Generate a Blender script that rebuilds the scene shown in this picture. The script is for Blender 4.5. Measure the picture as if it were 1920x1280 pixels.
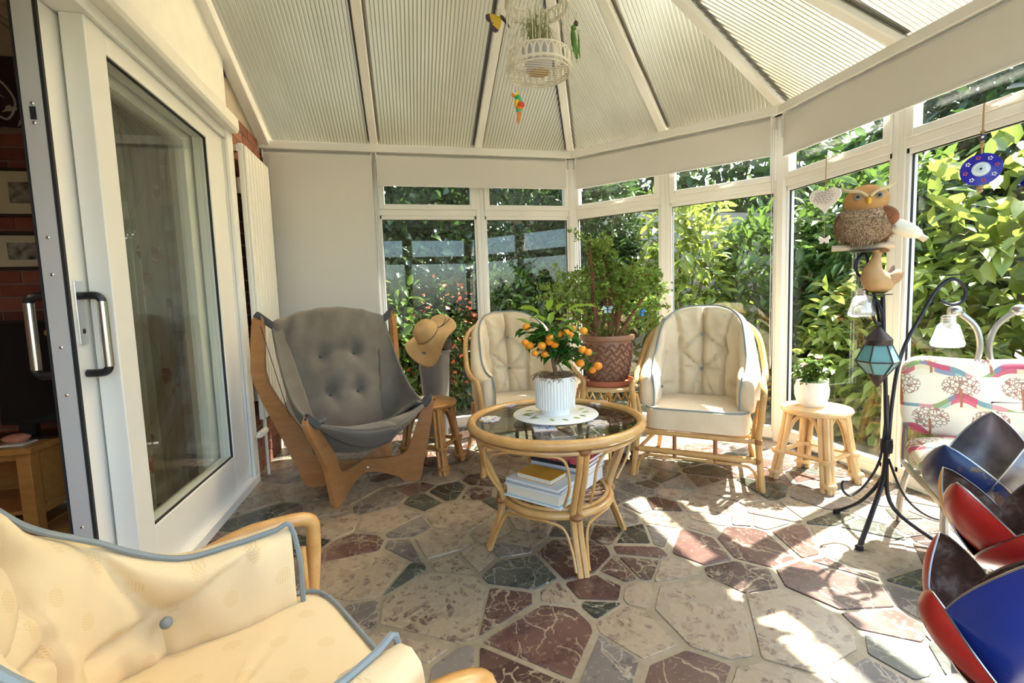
import bpy, math, random
import numpy as np
from mathutils import Vector, Matrix
random.seed(7); RNG = np.random.default_rng(11)
for o in list(bpy.data.objects): bpy.data.objects.remove(o)
SC = bpy.context.scene
COL = SC.collection
# ---------------------------------------------------------------- camera
CAM = Vector((1.0205, 0.0, 1.082))
FW = Vector((0.2136, 0.9730, -0.0862)); RT = Vector((0.9760, -0.2170, -0.0345))
FW.normalize(); RT = (RT - FW * RT.dot(FW)).normalized(); UP = RT.cross(FW)
cd = bpy.data.cameras.new('camera'); cam = bpy.data.objects.new('camera', cd); COL.objects.link(cam)
cd.sensor_width = 36; cd.sensor_fit = 'HORIZONTAL'; cd.lens = 36 * 874.8 / 1920; cd.clip_start = 0.02
m = Matrix.Identity(4)
for i in range(3):
    m[i][0] = RT[i]; m[i][1] = UP[i]; m[i][2] = -FW[i]; m[i][3] = CAM[i]
cam.matrix_world = m; SC.camera = cam
# ---------------------------------------------------------------- light
SUN_TO = Vector((1.385, 0.49, 1.9)).normalized()
w = bpy.data.worlds.new('sky'); SC.world = w; w.use_nodes = True
nt = w.node_tree; nt.nodes.clear()
sk = nt.nodes.new('ShaderNodeTexSky'); sk.sky_type = 'NISHITA'; sk.sun_disc = False
sk.sun_elevation = math.asin(SUN_TO.z); sk.sun_rotation = math.atan2(SUN_TO.x, SUN_TO.y); sk.air_density = 1.0; sk.dust_density = 2.5; sk.ozone_density = 1.0
bg = nt.nodes.new('ShaderNodeBackground'); wo = nt.nodes.new('ShaderNodeOutputWorld')
nt.links.new(sk.outputs[0], bg.inputs[0]); nt.links.new(bg.outputs[0], wo.inputs[0]); bg.inputs[1].default_value = 0.50
sl = bpy.data.lights.new('sun', 'SUN'); sl.energy = 16.0; sl.angle = 0.012; sl.color = (1, .93, .82)
so = bpy.data.objects.new('sun', sl); COL.objects.link(so); so.location = (8, 4, 9)
so.rotation_euler = SUN_TO.to_track_quat('Z', 'Y').to_euler()
vs = SC.view_settings; vs.view_transform = 'Standard'; vs.look = 'None'; vs.gamma = 1; vs.use_curve_mapping = False
vs.exposure = 1.4
# ---------------------------------------------------------------- helpers: nodes
class S:
    """a node socket with arithmetic"""
    def __init__(s, t, k): s.t = t; s.k = k
    def _m(s, op, *b, rev=False):
        n = s.t.nodes.new('ShaderNodeMath'); n.operation = op
        a = [s] + list(b)
        if rev: a = a[::-1]
        for i, x in enumerate(a):
            if isinstance(x, S): s.t.links.new(x.k, n.inputs[i])
            else: n.inputs[i].default_value = x
        return S(s.t, n.outputs[0])
    def __add__(s, b): return s._m('ADD', b)
    def __radd__(s, b): return s._m('ADD', b)
    def __sub__(s, b): return s._m('SUBTRACT', b)
    def __rsub__(s, b): return s._m('SUBTRACT', b, rev=True)
    def __mul__(s, b): return s._m('MULTIPLY', b)
    def __rmul__(s, b): return s._m('MULTIPLY', b)
    def __truediv__(s, b): return s._m('DIVIDE', b)
    def lt(s, b): return s._m('LESS_THAN', b)
    def gt(s, b): return s._m('GREATER_THAN', b)
    def fl(s): return s._m('FLOOR')
    def fr(s): return s._m('FRACT')
    def sin(s): return s._m('SINE')
    def ab(s): return s._m('ABSOLUTE')
    def sq(s): return s._m('SQRT')
    def mod(s, b): return s._m('FLOORED_MODULO', b)
    def mx(s, b): return s._m('MAXIMUM', b)
    def mn(s, b): return s._m('MINIMUM', b)
    def pw(s, b): return s._m('POWER', b)
class Mat:
    def __init__(s, name):
        s.m = bpy.data.materials.new(name); s.m.use_nodes = True; s.t = s.m.node_tree; s.t.nodes.clear()
        s.o = s.t.nodes.new('ShaderNodeOutputMaterial')
    def n(s, ty, **kw):
        q = s.t.nodes.new(ty)
        for k, v in kw.items(): setattr(q, k, v)
        return q
    def set(s, node, key, val):
        if isinstance(val, S): s.t.links.new(val.k, node.inputs[key])
        elif isinstance(val, bpy.types.NodeSocket): s.t.links.new(val, node.inputs[key])
        else:
            if isinstance(val, tuple) and len(val) == 3 and node.inputs[key].type == 'RGBA': val = (*val, 1)
            node.inputs[key].default_value = val
    def xyz(s, out):
        q = s.n('ShaderNodeSeparateXYZ'); s.t.links.new(out, q.inputs[0]); return [S(s.t, q.outputs[i]) for i in range(3)]
    def obj(s): return s.n('ShaderNodeTexCoord').outputs['Object']
    def gen(s): return s.n('ShaderNodeTexCoord').outputs['Generated']
    def uv(s): return s.n('ShaderNodeTexCoord').outputs['UV']
    def world(s): return s.n('ShaderNodeNewGeometry').outputs['Position']
    def rnd(s): return S(s.t, s.n('ShaderNodeObjectInfo').outputs['Random'])
    def island(s): return S(s.t, s.n('ShaderNodeNewGeometry').outputs['Random Per Island'])
    def mapv(s, vec, scale=(1, 1, 1), loc=(0, 0, 0), rot=(0, 0, 0)):
        q = s.n('ShaderNodeMapping'); s.t.links.new(vec, q.inputs[0]); q.inputs['Scale'].default_value = scale
        q.inputs['Location'].default_value = loc; q.inputs['Rotation'].default_value = rot; return q.outputs[0]
    def addv(s, vec, other):
        q = s.n('ShaderNodeVectorMath', operation='ADD'); s.t.links.new(vec, q.inputs[0]); s.t.links.new(other.k if isinstance(other, S) else other, q.inputs[1]); return q.outputs[0]
    def noise(s, vec, scale, detail=4, rough=.55, dist=0):
        q = s.n('ShaderNodeTexNoise'); s.t.links.new(vec, q.inputs['Vector']); q.inputs['Scale'].default_value = scale
        q.inputs['Detail'].default_value = detail; q.inputs['Roughness'].default_value = rough; q.inputs['Distortion'].default_value = dist
        return S(s.t, q.outputs[0])
    def vor(s, vec, scale, feature='F1', rand=1):
        q = s.n('ShaderNodeTexVoronoi', feature=feature); s.t.links.new(vec, q.inputs['Vector']); q.inputs['Scale'].default_value = scale; q.inputs['Randomness'].default_value = rand
        return S(s.t, q.outputs['Distance'])
    def ramp(s, f, stops, interp='LINEAR'):
        q = s.n('ShaderNodeValToRGB'); s.t.links.new(f.k, q.inputs[0]); e = q.color_ramp.elements; q.color_ramp.interpolation = interp
        while len(e) < len(stops): e.new(.5)
        for i, (p, c) in enumerate(stops): e[i].position = p; e[i].color = (*c, 1)
        return q.outputs[0]
    def mix(s, f, a, b):
        q = s.n('ShaderNodeMix', data_type='RGBA')
        for k, v in ((0, f), (6, a), (7, b)):
            if isinstance(v, S): s.t.links.new(v.k, q.inputs[k])
            elif isinstance(v, bpy.types.NodeSocket): s.t.links.new(v, q.inputs[k])
            elif k == 0: q.inputs[0].default_value = v
            else: q.inputs[k].default_value = (*v, 1)
        return q.outputs[2]
    def bump(s, h, strength=.3, dist=.01):
        q = s.n('ShaderNodeBump'); s.t.links.new(h.k, q.inputs['Height']); q.inputs['Strength'].default_value = strength; q.inputs['Distance'].default_value = dist
        return q.outputs[0]
    def prin(s, col, rough=.5, metal=0, bump=None, out=True, **kw):
        q = s.n('ShaderNodeBsdfPrincipled'); s.set(q, 'Base Color', col); s.set(q, 'Roughness', rough); s.set(q, 'Metallic', metal)
        if bump is not None: s.t.links.new(bump, q.inputs['Normal'])
        for k, v in kw.items(): s.set(q, k.replace('_', ' '), v)
        if out: s.t.links.new(q.outputs[0], s.o.inputs[0])
        return q
    def mixs(s, f, a, b, out=True):
        q = s.n('ShaderNodeMixShader'); s.set(q, 0, f); s.t.links.new(a, q.inputs[1]); s.t.links.new(b, q.inputs[2])
        if out: s.t.links.new(q.outputs[0], s.o.inputs[0])
        return q.outputs[0]
MATS = {}
def plain(name, col, rough=.5, metal=0, var=.0, **kw):
    if name in MATS: return MATS[name]
    M = Mat(name)
    if var:
        nz = M.noise(M.obj(), 9, 3)
        c = M.ramp(nz, [(.3, tuple(max(0, x * (1 - var)) for x in col)), (.7, tuple(min(1, x * (1 + var)) for x in col))])
    else: c = col
    M.prin(c, rough, metal, **kw); MATS[name] = M.m; return M.m
# ---------------------------------------------------------------- helpers: meshes
def V3(*a): return np.array(a, float)
def cr(pts, n=8, closed=False):
    """Catmull-Rom through points"""
    P = [np.array(q, float) for q in pts]; out = []; N = len(P)
    rng = range(N) if closed else range(N - 1)
    for i in rng:
        if closed: a, b, c, d = P[(i - 1) % N], P[i], P[(i + 1) % N], P[(i + 2) % N]
        else: a, b, c, d = P[max(i - 1, 0)], P[i], P[i + 1], P[min(i + 2, N - 1)]
        for k in range(n):
            t = k / n
            out.append(.5 * (2 * b + (c - a) * t + (2 * a - 5 * b + 4 * c - d) * t * t + (3 * b - a - 3 * c + d) * t ** 3))
    if not closed: out.append(P[-1])
    return out
class MB:
    def __init__(s): s.v = []; s.f = []; s.uv = None
    def add(s, v, f):
        k = len(s.v); s.v.extend([tuple(q) for q in v]); s.f.extend([tuple(i + k for i in q) for q in f]); return s
    def box(s, lo, hi):
        x0, y0, z0 = lo; x1, y1, z1 = hi
        return s.add([(x0, y0, z0), (x1, y0, z0), (x1, y1, z0), (x0, y1, z0), (x0, y0, z1), (x1, y0, z1), (x1, y1, z1), (x0, y1, z1)],
                     [(0, 3, 2, 1), (4, 5, 6, 7), (0, 1, 5, 4), (1, 2, 6, 5), (2, 3, 7, 6), (3, 0, 4, 7)])
    def beam(s, a, b, w, h, up=(0, 0, 1)):
        """box section w (sideways) x h (along up) from a to b"""
        a = np.array(a, float); b = np.array(b, float); d = b - a; d /= np.linalg.norm(d)
        x = np.cross(d, up); x /= np.linalg.norm(x); y = np.cross(x, d); v = []
        for p in (a, b):
            for i, j in ((-1, -1), (1, -1), (1, 1), (-1, 1)): v.append(p + x * w / 2 * i + y * h / 2 * j)
        return s.add(v, [(0, 1, 2, 3), (7, 6, 5, 4), (0, 4, 5, 1), (1, 5, 6, 2), (2, 6, 7, 3), (3, 7, 4, 0)])
    def tube(s, pts, r, seg=8, closed=False):
        P = [np.array(q, float) for q in pts]; N = len(P)
        R = r if hasattr(r, '__len__') else [r] * N
        T = []
        for i in range(N):
            a = P[(i - 1) % N] if (closed or i) else P[0]; b = P[(i + 1) % N] if (closed or i < N - 1) else P[-1]
            t = b - a; T.append(t / (np.linalg.norm(t) + 1e-12))
        up = np.array([0, 0, 1.]) if abs(T[0][2]) < .9 else np.array([1., 0, 0])
        x = np.cross(T[0], up); x /= np.linalg.norm(x); v = []; f = []
        for i in range(N):
            x = x - T[i] * x.dot(T[i]); x /= np.linalg.norm(x) + 1e-12; y = np.cross(T[i], x)
            for k in range(seg):
                a = 2 * math.pi * k / seg; v.append(P[i] + R[i] * (x * math.cos(a) + y * math.sin(a)))
        for i in range(N if closed else N - 1):
            j = (i + 1) % N
            for k in range(seg):
                l = (k + 1) % seg; f.append((i * seg + k, i * seg + l, j * seg + l, j * seg + k))
        if not closed: f.append(tuple(range(seg))[::-1]); f.append(tuple((N - 1) * seg + k for k in range(seg)))
        return s.add(v, f)
    def lathe(s, prof, seg=24, c=(0, 0, 0), cap=True, tilt=None):
        v = []; f = []
        for r, z in prof:
            for k in range(seg):
                a = 2 * math.pi * k / seg; v.append(np.array([r * math.cos(a), r * math.sin(a), z]))
        if tilt is not None: v = [np.array(tilt @ Vector(q)) for q in v]
        v = [q + np.array(c) for q in v]; n = len(prof)
        for i in range(n - 1):
            for k in range(seg):
                l = (k + 1) % seg; f.append((i * seg + k, i * seg + l, (i + 1) * seg + l, (i + 1) * seg + k))
        if cap:
            if prof[0][0] > 1e-5: f.append(tuple(range(seg))[::-1])
            if prof[-1][0] > 1e-5: f.append(tuple((n - 1) * seg + k for k in range(seg)))
        return s.add(v, f)
    def ell(s, c, r, seg=16, rings=10, rot=None):
        prof = [(max(1e-4, math.sin(math.pi * i / rings)), -math.cos(math.pi * i / rings)) for i in range(rings + 1)]
        q = MB().lathe(prof, seg); v = [Vector((a[0] * r[0], a[1] * r[1], a[2] * r[2])) for a in q.v]
        if rot is not None: v = [rot @ a for a in v]
        return s.add([(a[0] + c[0], a[1] + c[1], a[2] + c[2]) for a in v], q.f)
    def prism(s, poly, vec):
        """extrude a planar 3D polygon along vec"""
        n = len(poly); P = [np.array(q, float) for q in poly]; d = np.array(vec, float)
        f = [tuple(range(n))[::-1], tuple(range(n, 2 * n))] + [(i, (i + 1) % n, n + (i + 1) % n, n + i) for i in range(n)]
        return s.add(P + [q + d for q in P], f)
    def grid(s, fn, nu, nv, closeu=False, flip=False):
        v = [fn(i / (nu if closeu else nu - 1), j / (nv - 1)) for j in range(nv) for i in range(nu)]; f = []
        for j in range(nv - 1):
            for i in range(nu if closeu else nu - 1):
                a = j * nu + i; b = j * nu + (i + 1) % nu; q = (a, b, b + nu, a + nu); f.append(q[::-1] if flip else q)
        return s.add(v, f)
    def build(s, name, mat, parent=None, smooth=True, world=False, bevel=0, angle=40, uvs=None, sub=0):
        v = np.array(s.v, float)
        loc = None
        if parent is None:
            lo, hi = v.min(0), v.max(0); loc = np.array([(lo[0] + hi[0]) / 2, (lo[1] + hi[1]) / 2, lo[2]]); v = v - loc
        elif world:
            r = parent
            while r.parent: r = r.parent
            v = v - np.array(r.location)
        me = bpy.data.meshes.new(name); me.from_pydata([tuple(q) for q in v], [], s.f); me.update()
        if uvs is not None:
            L = me.uv_layers.new(name='UVMap'); idx = np.empty(len(me.loops), int); me.loops.foreach_get('vertex_index', idx)
            L.data.foreach_set('uv', np.array(uvs, float)[idx].ravel())
        if smooth:
            me.shade_smooth()
            if angle < 180: me.set_sharp_from_angle(angle=math.radians(angle))
        return link(name, me, mat, parent, loc, bevel, sub)
def link(name, me, mat, parent=None, loc=None, bevel=0, sub=0):
    o = bpy.data.objects.new(name, me); COL.objects.link(o)
    if mat is not None and not me.materials: me.materials.append(mat)
    if loc is not None: o.location = loc
    if parent is not None: o.parent = parent
    if bevel:
        b = o.modifiers.new('bevel', 'BEVEL'); b.width = bevel; b.segments = 2; b.limit_method = 'ANGLE'
    if sub:
        b = o.modifiers.new('sub', 'SUBSURF'); b.levels = sub; b.render_levels = sub
    return o
def tag(o, label=None, cat=None, group=None, kind=None):
    if label: o['label'] = label
    if cat: o['category'] = cat
    if group: o['group'] = group
    if kind: o['kind'] = kind
    return o
def thing(name, loc=(0, 0, 0), rz=0, label=None, cat=None, group=None, kind=None, tilt=None):
    o = bpy.data.objects.new(name, None); COL.objects.link(o); o.location = loc; o.rotation_euler = (0, 0, rz); o.empty_display_size = .05
    if tilt is not None: o.rotation_euler = tilt
    return tag(o, label, cat, group, kind)
def copy_tree(o, parent=None):
    c = o.copy(); COL.objects.link(c); c.parent = parent
    for ch in list(o.children): copy_tree(ch, c)
    return c
def inst(name, me, parent, loc, rot=(0, 0, 0), sc=(1, 1, 1)):
    o = bpy.data.objects.new(name, me); COL.objects.link(o); o.parent = parent; o.location = loc; o.rotation_euler = rot; o.scale = sc; return o
# ---------------------------------------------------------------- materials
def schlick(M, f0=.04):
    g = M.n('ShaderNodeNewGeometry'); d = M.n('ShaderNodeVectorMath', operation='DOT_PRODUCT'); M.t.links.new(g.outputs['Incoming'], d.inputs[0]); M.t.links.new(g.outputs['Normal'], d.inputs[1])
    return (1 - S(M.t, d.outputs['Value']).ab()).pw(5) * (1 - f0) + f0
def make_materials():
    W = plain('upvc', (.86, .84, .80), .32)
    plain('upvc_grey', (.60, .59, .60), .4); plain('rubber', (.02, .02, .022), .6); plain('chrome', (.75, .75, .76), .22, 1)
    plain('black_plastic', (.015, .015, .017), .35); plain('iron', (.035, .035, .045), .38, .8); plain('steel', (.45, .43, .42), .3, 1)
    plain('rope', (.42, .27, .14), .9); plain('brass', (.6, .42, .16), .3, 1); plain('pipe_piping', (.22, .26, .28), .8)
    plain('blind_fabric', (.72, .69, .65), .85); plain('white_paint', (.84, .81, .74), .6, var=.03)
    plain('radiator', (.88, .85, .78), .35); plain('mortar', (.42, .35, .27), .95, var=.15); plain('dark_mortar', (.24, .18, .15), .95, var=.2)
    # window glass: clear sheet with a fresnel reflection
    M = Mat('window_glass'); tr = M.n('ShaderNodeBsdfTransparent'); tr.inputs[0].default_value = (.93, .96, .94, 1); gl = M.n('ShaderNodeBsdfGlossy'); gl.inputs['Roughness'].default_value = .0
    M.mixs(schlick(M), tr.outputs[0], gl.outputs[0]); MATS['glass'] = M.m
    M = Mat('smoked_glass'); tr = M.n('ShaderNodeBsdfTransparent'); tr.inputs[0].default_value = (.52, .55, .53, 1); gl = M.n('ShaderNodeBsdfGlossy'); gl.inputs['Roughness'].default_value = .0
    M.mixs(schlick(M), tr.outputs[0], gl.outputs[0]); MATS['smoked'] = M.m
    M = Mat('iridescent_glass'); tr = M.n('ShaderNodeBsdfTransparent'); tr.inputs[0].default_value = (.9, .93, .95, 1); gl = M.n('ShaderNodeBsdfGlossy'); gl.inputs['Roughness'].default_value = .05
    lw = M.n('ShaderNodeLayerWeight'); lw.inputs[0].default_value = .5; M.set(gl, 0, M.ramp(S(M.t, lw.outputs[1]), [(0, (1, .95, .9)), (.3, (.75, .85, 1)), (.55, (1, .8, .95)), (.8, (.8, 1, .95))]))
    a = M.mixs(S(M.t, lw.outputs[1]) * .55 + .18, tr.outputs[0], gl.outputs[0], False); df = M.n('ShaderNodeBsdfTranslucent'); df.inputs[0].default_value = (.95, .95, 1, 1); M.mixs(.22, a, df.outputs[0]); MATS['iri'] = M.m
    # fluted polycarbonate roof sheet: u across the flutes in metres
    M = Mat('polycarbonate'); u, v, _ = M.xyz(M.uv()); k = (u / .024).fr(); line = k.lt(.13)
    dirt = M.noise(M.mapv(M.uv(), (3, 1.2, 1)), 1.5, 5)
    base = M.mix(dirt, (.47, .44, .34), (.61, .57, .46)); c = M.mix(line * .75, base, (.10, .085, .055))
    tl = M.n('ShaderNodeBsdfTranslucent'); M.set(tl, 0, c)
    rf = M.n('ShaderNodeBsdfRefraction'); rf.inputs['IOR'].default_value = 1.12; rf.inputs['Roughness'].default_value = .55
    hb = M.bump((u * (2 * math.pi / .024)).sin(), .5, .004); M.t.links.new(hb, rf.inputs['Normal']); M.set(rf, 0, c)
    df = M.n('ShaderNodeBsdfDiffuse'); M.set(df, 0, c)
    a = M.mixs(.93, tl.outputs[0], rf.outputs[0], False); a = M.mixs(.04, a, df.outputs[0], False)
    gl = M.n('ShaderNodeBsdfGlossy'); gl.inputs['Roughness'].default_value = .25; M.mixs(.04, a, gl.outputs[0]); MATS['poly'] = M.m
    # bricks
    for nm, stops in (('brick', [(0, (.13, .045, .028)), (.5, (.22, .075, .04)), (1, (.30, .12, .07))]), ('brick_dark', [(0, (.10, .032, .028)), (.5, (.22, .06, .04)), (1, (.30, .10, .065))])):
        M = Mat(nm); nz = M.noise(M.addv(M.obj(), M.rnd() * 20), 22, 5)
        c = M.ramp(M.rnd() * .75 + nz * .4 - .1, stops); M.prin(c, .85, bump=M.bump(nz, .5, .006)); MATS[nm] = M.m
    # crazy paving
    def stone(nm, dark, mid, vein, vscale, vw, mott=0.):
        M = Mat(nm); p = M.addv(M.world(), M.rnd() * 37); nz = M.noise(p, 6, 6, .6); wob = M.n('ShaderNodeVectorMath', operation='ADD')
        q = M.n('ShaderNodeTexNoise'); M.t.links.new(p, q.inputs['Vector']); q.inputs['Scale'].default_value = 5; q.inputs['Detail'].default_value = 5
        sc = M.n('ShaderNodeVectorMath', operation='SCALE'); M.t.links.new(q.outputs['Color'], sc.inputs[0]); sc.inputs['Scale'].default_value = .22
        M.t.links.new(p, wob.inputs[0]); M.t.links.new(sc.outputs[0], wob.inputs[1]); wp = wob.outputs[0]
        e1 = M.vor(M.mapv(wp, (1, .45, 1), rot=(0, 0, .7)), vscale, 'DISTANCE_TO_EDGE'); e2 = M.vor(M.mapv(wp, (.4, 1.2, 1), rot=(0, 0, -.4)), vscale * 2.4, 'DISTANCE_TO_EDGE')
        fade = M.noise(p, 4, 2)
        v1 = e1.lt(vw) * fade.gt(.42); v2 = e2.lt(vw * .8) * fade.gt(.5)
        base = M.ramp(nz * .7 + M.rnd() * .45 - .08, [(.15, dark), (.55, mid), (.85, tuple(min(1, x * 1.35 + .02) for x in mid))])
        if mott:
            cl = M.vor(wp, 26); base = M.mix(cl.gt(.42) * .75, base, vein); cl2 = M.vor(wp, 60); base = M.mix(cl2.gt(.5) * .5, base, vein)
        fine = M.noise(p, 55, 3); c = M.mix((v1 + v2).mn(1) * (fine * .8 + .25).mn(1), base, vein)
        c = M.mix(fine.gt(.62) * .28, c, vein)
        M.prin(c, (nz * .25 + .16), bump=M.bump(nz + fine * .4, .25, .004)); MATS[nm] = M.m
    stone('stone_maroon', (.035, .018, .016), (.095, .050, .042), (.36, .30, .21), 9, .022)
    stone('stone_green', (.014, .017, .013), (.040, .044, .034), (.32, .30, .22), 10, .018)
    stone('stone_grey', (.055, .048, .046), (.14, .12, .11), (.36, .31, .24), 8, .025)
    stone('stone_breccia', (.08, .045, .04), (.17, .115, .09), (.34, .275, .195), 7, .03, 1.)
    M = Mat('floor_mortar'); p = M.world(); nz = M.noise(p, 3.5, 6); f2 = M.noise(p, 40, 4); c = M.ramp(nz * .7 + f2 * .3, [(.3, (.17, .135, .095)), (.5, (.26, .215, .15)), (.72, (.36, .31, .24))])
    M.prin(c, .45, bump=M.bump(f2, .4, .004)); MATS['floor_mortar'] = M.m
    # woods
    def wood(nm, a, b, rough, scale=(1, 12, 12), coat=0.):
        M = Mat(nm); p = M.mapv(M.obj(), scale); nz = M.noise(p, 3.0, 5, .6, .6); fn = M.noise(M.mapv(M.obj(), tuple(x * 5 for x in scale)), 4, 3)
        c = M.ramp(nz * .75 + fn * .25, [(.32, a), (.68, b)]); M.prin(c, rough, Coat_Weight=coat, Coat_Roughness=.15); MATS[nm] = M.m
    wood('beech', (.36, .155, .05), (.50, .235, .085), .38, (3, 3, 14), .3); wood('oak', (.42, .19, .05), (.58, .29, .09), .4, (4, 14, 14), .2); wood('floor_oak', (.40, .20, .06), (.55, .30, .10), .4, (2, 14, 10), .2)
    wood('darkwood', (.07, .022, .012), (.16, .05, .03), .3, (6, 6, 10), .4)
    def rattan(nm, a, b):
        M = Mat(nm); nz = M.noise(M.mapv(M.obj(), (1, 1, 1)), 14, 4); st = M.noise(M.obj(), 120, 2); c = M.ramp(nz * .8 + st * .2, [(.3, a), (.7, b)]); M.prin(c, .3, Coat_Weight=.35, Coat_Roughness=.12); MATS[nm] = M.m
    rattan('rattan', (.50, .25, .07), (.66, .39, .14)); rattan('rattan_pale', (.62, .40, .18), (.74, .53, .28)); rattan('rattan_dark', (.42, .17, .04), (.56, .27, .07)); plain('binding', (.30, .12, .04), .5)
    # fabrics
    def fabric(nm, a, b, wv=700., rough=.9):
        M = Mat(nm); nz = M.noise(M.obj(), 7, 3); fn = M.noise(M.obj(), wv, 2); c = M.ramp(nz * .6 + fn * .4, [(.35, a), (.65, b)]); M.prin(c, rough, bump=M.bump(fn, .25, .002), Sheen_Weight=.15); MATS[nm] = M.m
    fabric('cream_fabric', (.70, .55, .36), (.80, .66, .46)); fabric('grey_canvas', (.115, .10, .083), (.17, .15, .125), 400); plain('grey_strap', (.06, .062, .065), .8)
    # cream cloth with small woven dot clusters, laid out in uv metres
    M = Mat('dotted_fabric'); u, v, _ = M.xyz(M.uv()); row = (v / .07).fl(); uu = ((u / .115) + row * .5).fr() - .5; vv = (v / .07).fr() - .5
    d = ((uu * .115) * (uu * .115) + (vv * .07) * (vv * .07)).sq(); mask = d.lt(.0165)
    a = (u / .0048).fr() - .5; b = ((v / .0048) + (u / .0048).fl() * .5).fr() - .5; dot = (a * a + b * b).sq().lt(.36)
    fn = M.noise(M.uv(), 500, 2); base = M.mix(fn, (.72, .56, .33), (.80, .66, .43)); c = M.mix(mask * dot * .45, base, (.60, .40, .14))
    M.prin(c, .9, bump=M.bump(fn, .2, .002), Sheen_Weight=.15); MATS['dotted'] = M.m
    # cream cloth printed with hills and little trees, uv metres
    M = Mat('tree_print'); u, v, _ = M.xyz(M.uv()); row = (v / .14).fl(); cu = ((u / .19) + row * .5).fr() - .5; cv = (v / .14).fr() - .5
    px = cu * .19; py = cv * .14
    hill = ((u * 21 + row * 2.4).sin() * .022 + (u * 47).sin() * .006); t = (py + .035 - hill * 1.3)
    h1 = t.lt(0); h2 = (t + .022).lt(0); h3 = (t + .040).lt(0)
    col = M.ramp(((u * 4.3 + row * .37).fr()), [(0, (.55, .10, .16)), (.3, (.20, .32, .34)), (.5, (.62, .30, .30)), (.7, (.30, .38, .16)), (.9, (.22, .24, .32))], 'CONSTANT')
    col2 = M.ramp(((u * 3.1 + row * .61 + .3).fr()), [(0, (.35, .50, .42)), (.35, (.60, .14, .18)), (.6, (.75, .62, .40)), (.8, (.26, .30, .38))], 'CONSTANT')
    base = M.mix(h1, (.80, .74, .60), col); base = M.mix(h2, base, col2); base = M.mix(h3, base, (.78, .70, .54))
    cyy = py - .028; dd = (px * px + cyy * cyy * 1.7).sq(); crown = dd.lt(.062)
    e = M.vor(M.uv(), 70, 'DISTANCE_TO_EDGE'); br = e.lt(.09) * crown; fl = M.vor(M.uv(), 85).lt(.24) * crown
    trunk = (px + (py * 40).sin() * .003).ab().lt(.0045) * py.lt(.02) * py.gt(-.06)
    base = M.mix(br * .85, base, (.25, .12, .08)); base = M.mix(fl * .9, base, (.55, .13, .15)); base = M.mix(trunk, base, (.40, .16, .09))
    M.prin(base, .85); MATS['tree_print'] = M.m
    # leaves
    def leaf(nm, a, b, c, rough=.35, tl=.35):
        if nm in ('leaf_dark', 'leaf_mid', 'leaf_lime'): a, b, c = [tuple(x * k for x, k in zip(q, (.72, .66, .72))) for q in (a, b, c)]
        M = Mat(nm); col = M.ramp(M.island() * .8 + M.rnd() * .2, [(0, a), (.5, b), (1, c)]); pr = M.prin(col, rough, out=False); t = M.n('ShaderNodeBsdfTranslucent'); M.set(t, 0, M.mix(.5, col, c)); M.mixs(tl, pr.outputs[0], t.outputs[0]); MATS[nm] = M.m
    leaf('leaf_dark', (.018, .05, .012), (.04, .10, .02), (.09, .19, .04)); leaf('leaf_mid', (.04, .10, .015), (.09, .20, .03), (.20, .34, .06)); leaf('leaf_lime', (.12, .22, .02), (.27, .40, .05), (.48, .58, .12))
    leaf('leaf_citrus', (.02, .09, .012), (.04, .15, .02), (.10, .26, .03), .3, .25); leaf('leaf_new', (.18, .36, .03), (.26, .46, .05), (.36, .55, .09), .35, .4); leaf('leaf_azalea', (.10, .18, .02), (.20, .32, .05), (.34, .46, .10), .4, .35); leaf('leaf_grass', (.35, .38, .16), (.48, .48, .26), (.60, .58, .36), .5, .3)
    leaf('petal_pink', (.75, .25, .22), (.82, .36, .32), (.88, .5, .45), .5, .3); leaf('petal_red', (.55, .06, .03), (.65, .12, .04), (.7, .2, .08), .5, .3)
    M = Mat('orange_peel'); nz = M.vor(M.obj(), 420); M.prin(M.ramp(M.rnd(), [(0, (.86, .25, .01)), (1, (.93, .38, .02))]), .38, bump=M.bump(nz, .2, .002)); MATS['orange'] = M.m
    plain('bark', (.16, .09, .05), .9, var=.3); plain('bark_red', (.22, .085, .045), .9, var=.35); plain('soil', (.06, .04, .025), .95, var=.3); plain('coir', (.22, .13, .06), .95, var=.35)
    plain('ceramic_white', (.86, .85, .82), .25); plain('terracotta', (.34, .165, .095), .5, var=.1); plain('terracotta_saucer', (.50, .17, .10), .45); plain('grey_pot', (.20, .185, .175), .35, var=.08); plain('basket_dark', (.05, .04, .032), .7, var=.3); plain('straw', (.60, .37, .15), .8, var=.12)
    # chipped enamel on old drum steel
    def enamel(nm, col, chip=.62):
        M = Mat(nm); p = M.obj(); nz = M.noise(p, 14, 6, .65); n2 = M.noise(p, 60, 3); ch = (nz * .8 + n2 * .25).gt(chip)
        c = M.mix(n2, tuple(x * .75 for x in col), col); c = M.mix(ch, c, (.13, .07, .045)); M.prin(c, (nz * .3 + .18), bump=M.bump(nz, .3, .004)); MATS[nm] = M.m
    enamel('enamel_red', (.48, .02, .015), .74); enamel('enamel_blue', (.012, .035, .30), .70); enamel('enamel_navy', (.012, .03, .12), .60); enamel('enamel_yellow', (.80, .36, .01), .60)
    M = Mat('rusty_steel'); p = M.obj(); nz = M.noise(p, 16, 6, .7); c = M.ramp(nz, [(.3, (.035, .018, .014)), (.52, (.12, .055, .035)), (.72, (.33, .27, .23))]); M.prin(c, .5, .4, bump=M.bump(nz, .3, .004)); MATS['rusty'] = M.m
    M = Mat('brushed_steel_petal'); nz = M.noise(M.obj(), 8, 4); M.prin(M.ramp(nz, [(.3, (.11, .10, .11)), (.7, (.36, .34, .38))]), .35, .7); MATS['steel_petal'] = M.m
make_materials()
W_ = MATS['upvc']
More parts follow.
